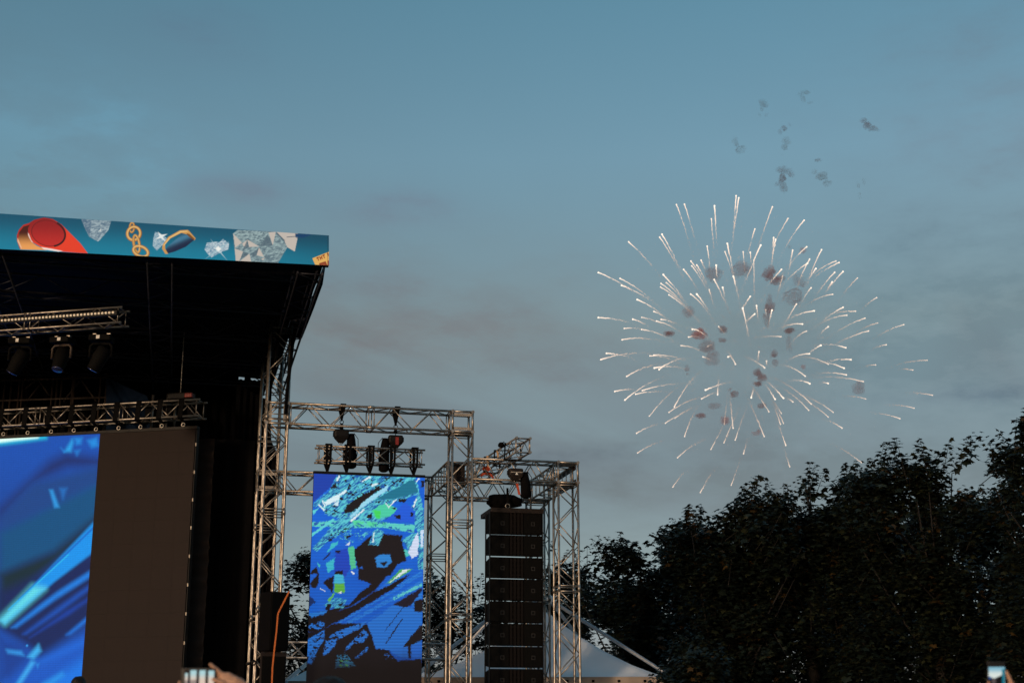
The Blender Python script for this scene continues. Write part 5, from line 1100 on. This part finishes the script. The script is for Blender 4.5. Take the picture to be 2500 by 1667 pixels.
# ------------------------------------------------------------------ smoke puffs
def smoke_material(name, color, dens, scale, absorb=(0, 0, 0), emit=None):
    m = bpy.data.materials.new(name); m.use_nodes = True; nt = m.node_tree; nt.nodes.clear(); o = nt.nodes.new('ShaderNodeOutputMaterial'); v = nt.nodes.new('ShaderNodeVolumePrincipled'); link(nt, v.outputs[0], o.inputs['Volume'])
    v.inputs['Color'].default_value = tuple(color) + (1,); v.inputs['Absorption Color'].default_value = tuple(absorb) + (1,); v.inputs['Anisotropy'].default_value = .2
    tc = nt.nodes.new('ShaderNodeTexCoord'); vm = nt.nodes.new('ShaderNodeVectorMath'); vm.operation = 'SUBTRACT'; link(nt, tc.outputs['Generated'], vm.inputs[0]); vm.inputs[1].default_value = (.5, .5, .5)
    ln = nt.nodes.new('ShaderNodeVectorMath'); ln.operation = 'LENGTH'; link(nt, vm.outputs[0], ln.inputs[0])
    q = math_node(nt, 'SUBTRACT', 1.0, math_node(nt, 'MULTIPLY', ln.outputs['Value'], 1.9)); q = math_node(nt, 'MAXIMUM', q, 0.0)
    link(nt, math_node(nt, 'MULTIPLY', math_node(nt, 'POWER', q, .6), dens * 2.3), v.inputs['Density'])      # thins out towards the edge of the puff
    if emit: v.inputs['Emission Color'].default_value = tuple(emit[0]) + (1,); v.inputs['Emission Strength'].default_value = emit[1]
    return m
M['smoke_dark'] = smoke_material('dark reddish smoke', (.60, .22, .19), 1.0, .9)  # red light of the burst is put into the smoke's scatter colour
M['smoke_thin'] = smoke_material('thin brown smoke', (.66, .31, .28), .32, .8)
M['smoke_red'] = smoke_material('red lit smoke', (.85, .28, .22), .75, .9, (.3, 0, 0))  # redder copy: the firework's light is coloured in, no red lamp shines here
M['smoke_grey'] = smoke_material('thin grey smoke', (.38, .33, .30), .34, .8)
M['smoke_grey_dark'] = smoke_material('grey-violet smoke', (.40, .27, .28), .60, .8)
M['smoke_veil'] = smoke_material('burnt powder haze', (.55, .52, .48), .004, .8)
def puff(label, mat, blobs, Y, group, seed):
    """blobs: (u, v, ru, rv) in the photograph; each turns into a ragged lobe of smoke at its own depth"""
    mb = MB(); s = Y / F_; r0 = random.Random(seed); c0 = P(blobs[0][0], blobs[0][1], Y)
    for k, (u, v, ru, rv) in enumerate(blobs):
        for q in range(7):
            du, dv = (0, 0) if q == 0 else (r0.uniform(-.6, .6) * ru, r0.uniform(-.6, .6) * rv); f = 1.0 if q == 0 else r0.uniform(.35, .65); f *= 1.15 if q else .95
            mb.ball(P(u + du, v + dv, Y + r0.uniform(-.4, .4) * ru * s), ru * s * f, 3, 1, .9, rv / ru, .62, seed * 7 + k * 5 + q)
    return mb.build('smoke_puff', M[mat], None, label, 'smoke', group, loc=c0)
UPc = lambda *a: [(1740 + x / 4.48, 190 + y / 4.48, rx / 4.48, ry / 4.48) for x, y, rx, ry in a]
GU = 'old smoke puffs drifting above the firework'
for k, (lab, mat, bl) in enumerate((
    ('small grey smoke puff with a thin tail, upper left of the drifting puffs', 'smoke_grey', UPc((560, 280, 52, 42), (540, 335, 26, 34), (590, 410, 30, 26), (500, 410, 34, 22))),
    ('hook-shaped grey smoke puff, highest of the drifting puffs', 'smoke_grey', UPc((965, 165, 40, 30), (1025, 160, 44, 26), (985, 225, 30, 46), (1085, 275, 52, 14))),
    ('dark smoke puff leaning right, nearest the right of the drifting puffs', 'smoke_grey_dark', UPc((1640, 460, 48, 30), (1690, 520, 46, 44), (1750, 560, 50, 34), (1830, 585, 46, 16))),
    ('two small knots of smoke one above the other, in the middle of the drifting puffs', 'smoke_grey_dark', UPc((845, 505, 26, 26), (782, 552, 34, 34), (735, 600, 30, 40))),
    ('faint grey smoke puff just below the two small knots', 'smoke_grey', UPc((810, 680, 50, 50), (780, 760, 40, 40), (755, 860, 12, 40))),
    ('slanting grey smoke puff, furthest left of the drifting puffs', 'smoke_grey', UPc((235, 680, 36, 44), (262, 730, 30, 30), (310, 790, 56, 44))),
    ('mushroom-shaped violet smoke puff, darkest and largest above the firework', 'smoke_grey_dark', UPc((740, 1000, 66, 36), (820, 1020, 50, 36), (865, 1060, 40, 32), (765, 1100, 46, 56), (695, 1165, 30, 26), (770, 1200, 42, 70))),
    ('small brown cap of smoke right of the mushroom puff', 'smoke_grey_dark', UPc((1155, 900, 42, 22))),
    ('wide faint veil of grey smoke under the small brown cap', 'smoke_grey', UPc((1100, 1020, 46, 40), (1190, 1080, 66, 44), (1255, 1160, 62, 40))),
    ('faint upright wisp of smoke, lowest right of the drifting puffs', 'smoke_grey', UPc((1655, 1125, 26, 54), (1590, 1180, 24, 34), (1610, 1290, 18, 50))))):
    puff(lab, mat, bl, 215, GU, 30 + k)
BC = lambda *a: [(1400 + x / 1.96, 440 + y / 1.96, rx / 1.96, ry / 1.96) for x, y, rx, ry in a]
GB = 'dark smoke puffs inside the firework'
for k, (lab, mat, bl) in enumerate((
    ('large dark red smoke puff in the upper right of the firework', 'smoke_dark', BC((935, 445, 30, 34), (975, 480, 34, 22))),
    ('tall dark smoke column below the large dark red puff', 'smoke_dark', BC((935, 610, 22, 34), (922, 675, 18, 38), (938, 570, 12, 30))),
    ('faint red smoke cloud right of the tall dark column', 'smoke_thin', BC((1045, 560, 46, 44), (1080, 470, 32, 36))),
    ('faint brown smoke cloud at the upper left of the firework', 'smoke_thin', BC((665, 445, 44, 36),)),
    ('faint brown smoke cloud at the top middle of the firework', 'smoke_thin', BC((800, 425, 50, 42),)),
    ('orange-lit smoke right under the brightest red star', 'smoke_red', BC((600, 735, 42, 26),)),
    ('brown smoke trailing down below the orange-lit smoke', 'smoke_thin', BC((630, 790, 40, 40), (665, 850, 36, 40))),
    ('flat dark red smoke puff, furthest left inside the firework', 'smoke_dark', BC((455, 735, 28, 13),)),
    ('round brown smoke puff above its flat black twin', 'smoke_dark', BC((712, 712, 22, 20),)),
    ('flat black smoke puff under the round brown one', 'smoke_dark', BC((712, 765, 20, 12),)),
    ('three little dark smoke knots in a column, left of the middle', 'smoke_dark', BC((545, 905, 14, 10), (543, 888, 8, 9), (547, 929, 10, 6))),
    ('two linked smoke puffs right of the middle of the firework', 'smoke_dark', BC((960, 830, 20, 16), (966, 872, 18, 18))),
    ('large dark smoke puff just below the middle of the firework', 'smoke_dark', BC((880, 918, 24, 20), (905, 945, 24, 18))),
    ('dark round smoke puff directly under the large middle one', 'smoke_dark', BC((880, 975, 22, 15),)),
    ('dark smoke puff with a small tail, lower left of the middle', 'smoke_dark', BC((770, 1022, 20, 15), (743, 1000, 12, 9))),
    ('oval dark smoke puff in the lower left of the firework', 'smoke_dark', BC((610, 1128, 25, 14),)),
    ('red glowing smoke puff near the bottom of the firework', 'smoke_red', BC((725, 1150, 22, 24),)),
    ('lowest red smoke puff of the firework', 'smoke_red', BC((862, 1215, 16, 12), (884, 1206, 14, 16))),
    ('small dark smoke puff between the bottom star tails', 'smoke_dark', BC((903, 1078, 22, 14),)),
    ('slanting dark smoke puff, right of the middle above its tail', 'smoke_dark', BC((1030, 723, 26, 15),)),
    ('thin smoke tail hanging under the slanting dark puff', 'smoke_thin', BC((1030, 775, 16, 46),)),
    ('small square red smoke puff right of the middle', 'smoke_red', BC((1100, 892, 14, 12),)),
    ('pale grey smoke puff at the right edge of the firework', 'smoke_thin', BC((1368, 995, 34, 40),)),
    ('small red smoke puff at the top right of the firework', 'smoke_red', BC((1098, 338, 18, 16),)),
    ('tiny dark smoke puff beside the small red one at the top right', 'smoke_thin', BC((1034, 320, 12, 10),)),
    ('faint smoke smudge above the orange-lit smoke', 'smoke_thin', BC((550, 632, 34, 26),)),
    ('faint brown smoke streak low in the firework', 'smoke_thin', BC((675, 1080, 32, 14),)))):
    puff(lab, mat, bl, 197 + (k % 5) * 1.5, GB, 60 + k)

mb = MB(); mb.ball(P(cu + 15, cv + 10, FD), 14.5, 4, 1.1, .9, .95, .22, 77)
mb.build('smoke', M['smoke_veil'], None, 'thin grey haze of burnt powder filling the middle of the firework', 'smoke', None, 'stuff', loc=P(cu + 15, cv + 10, FD))

# ------------------------------------------------------------------ people in the crowd
M['skin'] = noisy('skin', (.52, .30, .20), (.44, .24, .16), 30, (.45, .6), spec=.35)
M['hair'] = noisy('dark hair', (.008, .006, .005), (.014, .010, .008), 60, (.5, .7), stretch=(4, 4, .6), spec=.3)
M['shirt_dark'] = noisy('dark shirt', (.012, .012, .016), (.018, .018, .022), 14, (.85, .95), 0, .3)
M['denim'] = noisy('dark denim', (.02, .028, .05), (.03, .04, .065), 20, (.85, .95), 0, .3)
def blend_surface(name, parts, voxel, mat, parent, smooth_it=6):
    """one continuous surface grown round tapered limbs: parts are (p, r_p, q, r_q) or (c, (rx, ry, rz))"""
    mb = MB()
    for pr in parts:
        if len(pr) == 4:
            p, r, q, r2 = pr; p, q = np.array(p, float), np.array(q, float); n = 6; pts = [p + (q - p) * k / n for k in range(n + 1)]
            mb.path(pts, [r + (r2 - r) * k / n for k in range(n + 1)], 14); mb.ball(p, r, 2); mb.ball(q, r2, 2)
        else: mb.ball(pr[0], 1, 3, *pr[1])
    me = bpy.data.meshes.new(name + '_grow'); me.from_pydata(mb.v, [], mb.f); me.update(); o = bpy.data.objects.new(name + '_grow', me); COL.objects.link(o)
    m = o.modifiers.new('r', 'REMESH'); m.mode = 'VOXEL'; m.voxel_size = voxel; m.use_smooth_shade = True; s = o.modifiers.new('s', 'SMOOTH'); s.factor = .5; s.iterations = smooth_it
    dg = bpy.context.evaluated_depsgraph_get(); new = bpy.data.meshes.new_from_object(o.evaluated_get(dg)); bpy.data.objects.remove(o); bpy.data.meshes.remove(me); new.name = name
    co = np.empty(len(new.vertices) * 3, np.float32); new.vertices.foreach_get('co', co); co = co.reshape(-1, 3) - np.array(ORG[parent.name], np.float32); new.vertices.foreach_set('co', co.ravel()); new.materials.clear(); new.materials.append(mat); new.update()
    r = bpy.data.objects.new(name, new); COL.objects.link(r); r.parent = parent; ORG[r.name] = ORG[parent.name]; return r
def person(label, x, y, z0, top, arms, shirt='shirt_dark', hair=(.0, .0), look=(0, 1, 0), fingers=(), afro=0.0, fine=.006):
    """standing figure facing away; arms: list of (shoulder side, elbow, wrist) in world coordinates; fingers: chains of joints"""
    root = thing('person', label, 'person', (x, y, z0), 'people in the crowd'); k = (top - z0) / 1.74; q = lambda a, b, c: np.array([x + a * k, y + b * k, z0 + c * k]); r = lambda v: v * k
    sk = []
    for s in (-1, 1):
        hip, kn, an = q(s * .095, 0, .92), q(s * .11, .01, .50), q(s * .115, -.02, .08)
        sk += [(hip, r(.085), kn, r(.055)), (kn, r(.055), an, r(.036)), (an, r(.038), q(s * .12, .10, .03), r(.034)), (q(s * .12, .10, .03), r(.034), q(s * .125, .17, .025), r(.028))]
    sk += [(q(0, 0, .93), (r(.165), r(.115), r(.12))), (q(0, .0, 1.10), (r(.145), r(.10), r(.15))), (q(0, -.01, 1.28), (r(.18), r(.115), r(.17))), (q(-.15, -.01, 1.405), r(.06), q(.15, -.01, 1.405), r(.06)), (q(0, -.01, 1.40), r(.06), q(0, .005, 1.52), r(.052))]
    hc = q(0, .015, 1.625); sk += [(hc, (r(.078), r(.098), r(.112))), (q(0, .055, 1.57), (r(.055), r(.055), r(.062))), (q(0, .112, 1.605), (r(.014), r(.022), r(.022))), (q(-.08, .0, 1.61), (r(.012), r(.022), r(.032))), (q(.08, .0, 1.61), (r(.012), r(.022), r(.032))), (q(0, .102, 1.565), (r(.024), r(.012), r(.008)))]
    sh = [(q(0, 0, .95), (r(.175), r(.125), r(.10))), (q(0, 0, 1.10), (r(.158), r(.112), r(.16))), (q(0, -.01, 1.28), (r(.192), r(.128), r(.18))), (q(-.15, -.01, 1.405), r(.072), q(.15, -.01, 1.405), r(.072))]
    used = set()
    for (s, el, wr, palm) in arms:
        used.add(s); S_ = q(s * .185, -.01, 1.40); el, wr = np.array(el), np.array(wr)
        sk += [(S_, r(.055), el, r(.040)), (el, r(.042), wr, r(.026))]
        for a, ra, b, rb in palm: sk.append((a, ra, b, rb))
        sh.append((S_, r(.068), S_ + (el - S_) * .62, r(.058)))
    for s in (-1, 1):
        if s in used: continue
        S_, el, wr = q(s * .185, -.01, 1.40), q(s * .235, -.03, 1.12), q(s * .22, .06, .87); sk += [(S_, r(.055), el, r(.040)), (el, r(.042), wr, r(.026)), (wr, r(.028), wr + np.array([0, .01, -.09]) * k, r(.032))]
        for f in range(4): b0 = wr + np.array([-.0 + .0, (f - 1.5) * .02, -.10]) * k; sk += [(b0, r(.010), b0 + np.array([0, .01, -.045 - .01 * (f in (1, 2))]) * k, r(.009)), (b0 + np.array([0, .01, -.045 - .01 * (f in (1, 2))]) * k, r(.009), b0 + np.array([0, .02, -.08]) * k, r(.008))]
        sk.append((wr + np.array([0, .03, -.04]) * k, r(.012), wr + np.array([0, .055, -.09]) * k, r(.009))); sh.append((S_, r(.068), S_ + (el - S_) * .62, r(.058)))
    for ch in fingers:
        for (a, ra), (b, rb) in zip(ch[:-1], ch[1:]): sk.append((a, ra, b, rb))
    blend_surface('body', sk, fine, M['skin'], root, 4)
    blend_surface('shirt', sh, .012, M[shirt], root, 5)
    tr = []
    for s in (-1, 1): hip, kn, an = q(s * .095, 0, .92), q(s * .11, .01, .50), q(s * .115, -.02, .10); tr += [(hip, r(.102), kn, r(.072)), (kn, r(.072), an, r(.058))]
    tr.append((q(0, 0, .93), (r(.182), r(.132), r(.10)))); blend_surface('trousers', tr, .014, M['denim'], root, 5)
    eb = MB()
    for s in (-1, 1): eb.ball(q(s * .033, .103, 1.635), r(.012), 2)
    eb.build('eyes', M['white_mark'], root)
    hr = [(q(0, -.005, 1.655), (r(.088 + afro), r(.104 + afro), r(.098 + afro))), (q(0, -.045, 1.60), (r(.082 + afro * .8), r(.068 + afro * .6), r(.085 + afro * .6)))]
    h = blend_surface('hair', hr, .009, M['hair'], root, 4)
    me = h.data
    for v in me.vertices:
        n_ = mnoise.fractal(v.co * 22, 1, 2, 3) * .007; v.co += v.normal * n_
    return root
mpx = lambda Y: Y / (F_ * math.cos(PITCH) * .965)
M['phone_body'] = noisy('black phone shell', (.006, .006, .007), (.009, .009, .010), 30, (.3, .5), spec=.4)
M['phone_screen'] = emit_attr('phone picture', .5, (.004, .004, .005), .2)
def phone(name, label, u0, v0, u1, v1, Y, painter, parts):
    tl, tr, br, bl = (P(u, v, Y) for u, v in ((u0, v0), (u1, v0), (u1, v1), (u0, v1))); c = (tl + br) / 2; root = thing(name, label, 'phone', c, 'phones held up in the crowd')
    ex, ez = unit(tr - tl), unit(tl - bl); n_ = unit(np.cross(ex, ez)); w, h = np.linalg.norm(tr - tl) / 2, np.linalg.norm(tl - bl) / 2
    MB().bbox(c - n_ * .0045, ex * w, n_ * .004, ez * h, .003).build('shell', M['phone_body'], root)
    su0, sv0, su1, sv1 = parts; led_surface('screen', [P(u, v, Y) + n_ * .0012 for u, v in ((su0, sv0), (su1, sv0), (su1, sv1), (su0, sv1))], 60, 50, painter, M['phone_screen'], root)
    MB().bbox(c - n_ * .010 + ex * w * .7 + ez * h * .6, ex * .009, n_ * .002, ez * .009, .001).build('camera_lens', M['phone_body'], root)
    return root
def paint_pa(U, V):
    C = Canvas(U, V); C.c[:] = lin((7, 7, 10))
    for u0, u1, top in ((452, 459, 1642), (465, 480, 1635), (487, 502, 1635), (509, 523, 1636)):
        C.poly([(u0, top), (u1, top), (u1 - 1.5, 1674), (u0 - 1, 1674)], lambda u, v: mixcol((168, 208, 214), (216, 196, 180), smooth((v - 1640) / 20)), 1.2)
    C.poly([(450, 1660), (482, 1658), (482, 1676), (450, 1676)], (40, 40, 60), 3, .6); return C.c
phone('phone', 'phone held sideways by the stage, its screen showing pale upright stripes', 442.5, 1630, 526, 1671, 6.6, paint_pa, (450, 1633, 525, 1669))
def paint_pb(U, V):
    C = Canvas(U, V); C.c[:] = mixcol((128, 180, 200), (214, 224, 218), smooth((V - 1630) / 16))
    C.poly([(2410, 1651), (2428, 1655), (2447, 1646), (2452, 1644), (2452, 1710), (2410, 1710)], (14, 12, 14), 1.0); C.poly([(2414, 1650), (2420, 1651), (2419, 1657), (2415, 1657)], (10, 76, 150), .8); C.poly([(2420, 1658), (2430, 1656), (2432, 1664), (2424, 1672)], (92, 82, 82), 1.5, .8); C.poly([(2446, 1632), (2453, 1632), (2453, 1700), (2447, 1680)], (4, 112, 132), .8); return C.c
phone('phone', 'upright phone raised in front of the dark trees, its screen bright white', 2411.5, 1614, 2454.5, 1702, 6.5, paint_pb, (2413.5, 1627, 2453, 1695))
# right hand on the sideways phone; index finger stands up over the top edge, thumb rests on the screen
YA = 6.6; A = lambda u, v, dy=0.0: P(u, v, YA + dy)
palmA = [(A(545, 1654, .015), .017, A(574, 1668, .012), .026), (A(541, 1645, .020), .013, A(585, 1668, .02), .026), (A(556, 1650, .02), .020, A(600, 1682, .02), .030), (A(548, 1672, .012), .020, A(604, 1694, .02), .030), (A(574, 1664, .015), .028, A(622, 1708, .03), .031)]
fA = [[(A(541, 1645, .02), .0115), (A(527, 1632, .012), .0100), (A(513.5, 1620.5, .002), .0080)],
      [(A(541, 1650, .026), .0110), (A(520, 1643, .022), .0095), (A(503, 1645, .018), .0085)], [(A(541, 1659, .026), .0105), (A(520, 1655, .022), .0095), (A(505, 1657, .018), .0080)], [(A(543, 1667, .024), .0095), (A(526, 1666, .021), .0085), (A(513, 1668, .018), .0070)],
      [(A(558, 1680, -.004), .0150), (A(541, 1665, -.012), .0110), (A(520.5, 1657, -.0135), .0090)]]
wristL = A(425, 1720, .02)
fA += [[(A(432, 1700, .01), .012), (A(436, 1680, .004), .0105), (A(438.5, 1664, .0), .0080)], [(A(428, 1700, .03), .0105), (A(446, 1686, .024), .0095), (A(458, 1676, .02), .008)]]
person('person in a dark shirt filming the stage with a phone held sideways in both hands', A(520, 1700)[0] + .02, 6.15, 0, 1.72,
       [(1, A(640, 1850, -.12), A(622, 1712, .03), palmA), (-1, A(345, 1860, -.15), wristL, [(wristL, .027, A(431, 1702, .015), .026)])], fingers=fA, fine=.0042)
YB = 6.5; Bp = lambda u, v, dy=0.0: P(u, v, YB + dy)
palmB = [(Bp(2468, 1672, .012), .016, Bp(2482, 1700, .02), .026), (Bp(2460, 1690, .026), .020, Bp(2474, 1725, .03), .028), (Bp(2440, 1690, .03), .018, Bp(2466, 1725, .03), .026)]
fB = [[(Bp(2478, 1690, .0), .0150), (Bp(2466, 1660, -.003), .0105), (Bp(2457, 1638, -.006), .0072)], [(Bp(2470, 1676, .03), .0100), (Bp(2436, 1668, .026), .0090), (Bp(2413, 1665, .003), .0078)], [(Bp(2468, 1690, .03), .0100), (Bp(2436, 1682, .026), .0090), (Bp(2411, 1679, .003), .0078)], [(Bp(2466, 1703, .03), .0095), (Bp(2436, 1696, .026), .0088), (Bp(2411, 1692, .003), .0075)], [(Bp(2464, 1716, .03), .009), (Bp(2438, 1709, .026), .008), (Bp(2416, 1704, .003), .007)]]
person('person in a dark shirt holding an upright phone before the trees, only the hand showing', Bp(2500, 1700)[0], 6.05, 0, 1.70, [(1, Bp(2545, 1860, -.12), Bp(2478, 1735, .03), palmB)], fingers=fB, fine=.0042)
# two heads that reach into the lower edge of the view
h2 = P(805, 1649.5, 8.0); person('person with a round dark head of hair in front of the narrow screen', h2[0], 8.0, 0, h2[2] - .045, [], afro=.03, fine=.012)
Yc = 16.0; h1 = P(193.5, 1650, Yc); case_h = .55
MB().bbox((h1[0], Yc, case_h / 2), (.5, 0, 0), (0, .35, 0), (0, 0, case_h / 2), .02).build('flight_case', M['black_cab'], None, 'black flight case that the dark haired person by the video wall stands on', 'case', loc=(h1[0], Yc, 0))
person('person with a small dark head against the lit blue end of the video wall', h1[0], Yc, case_h, h1[2] - .01, [], fine=.012)
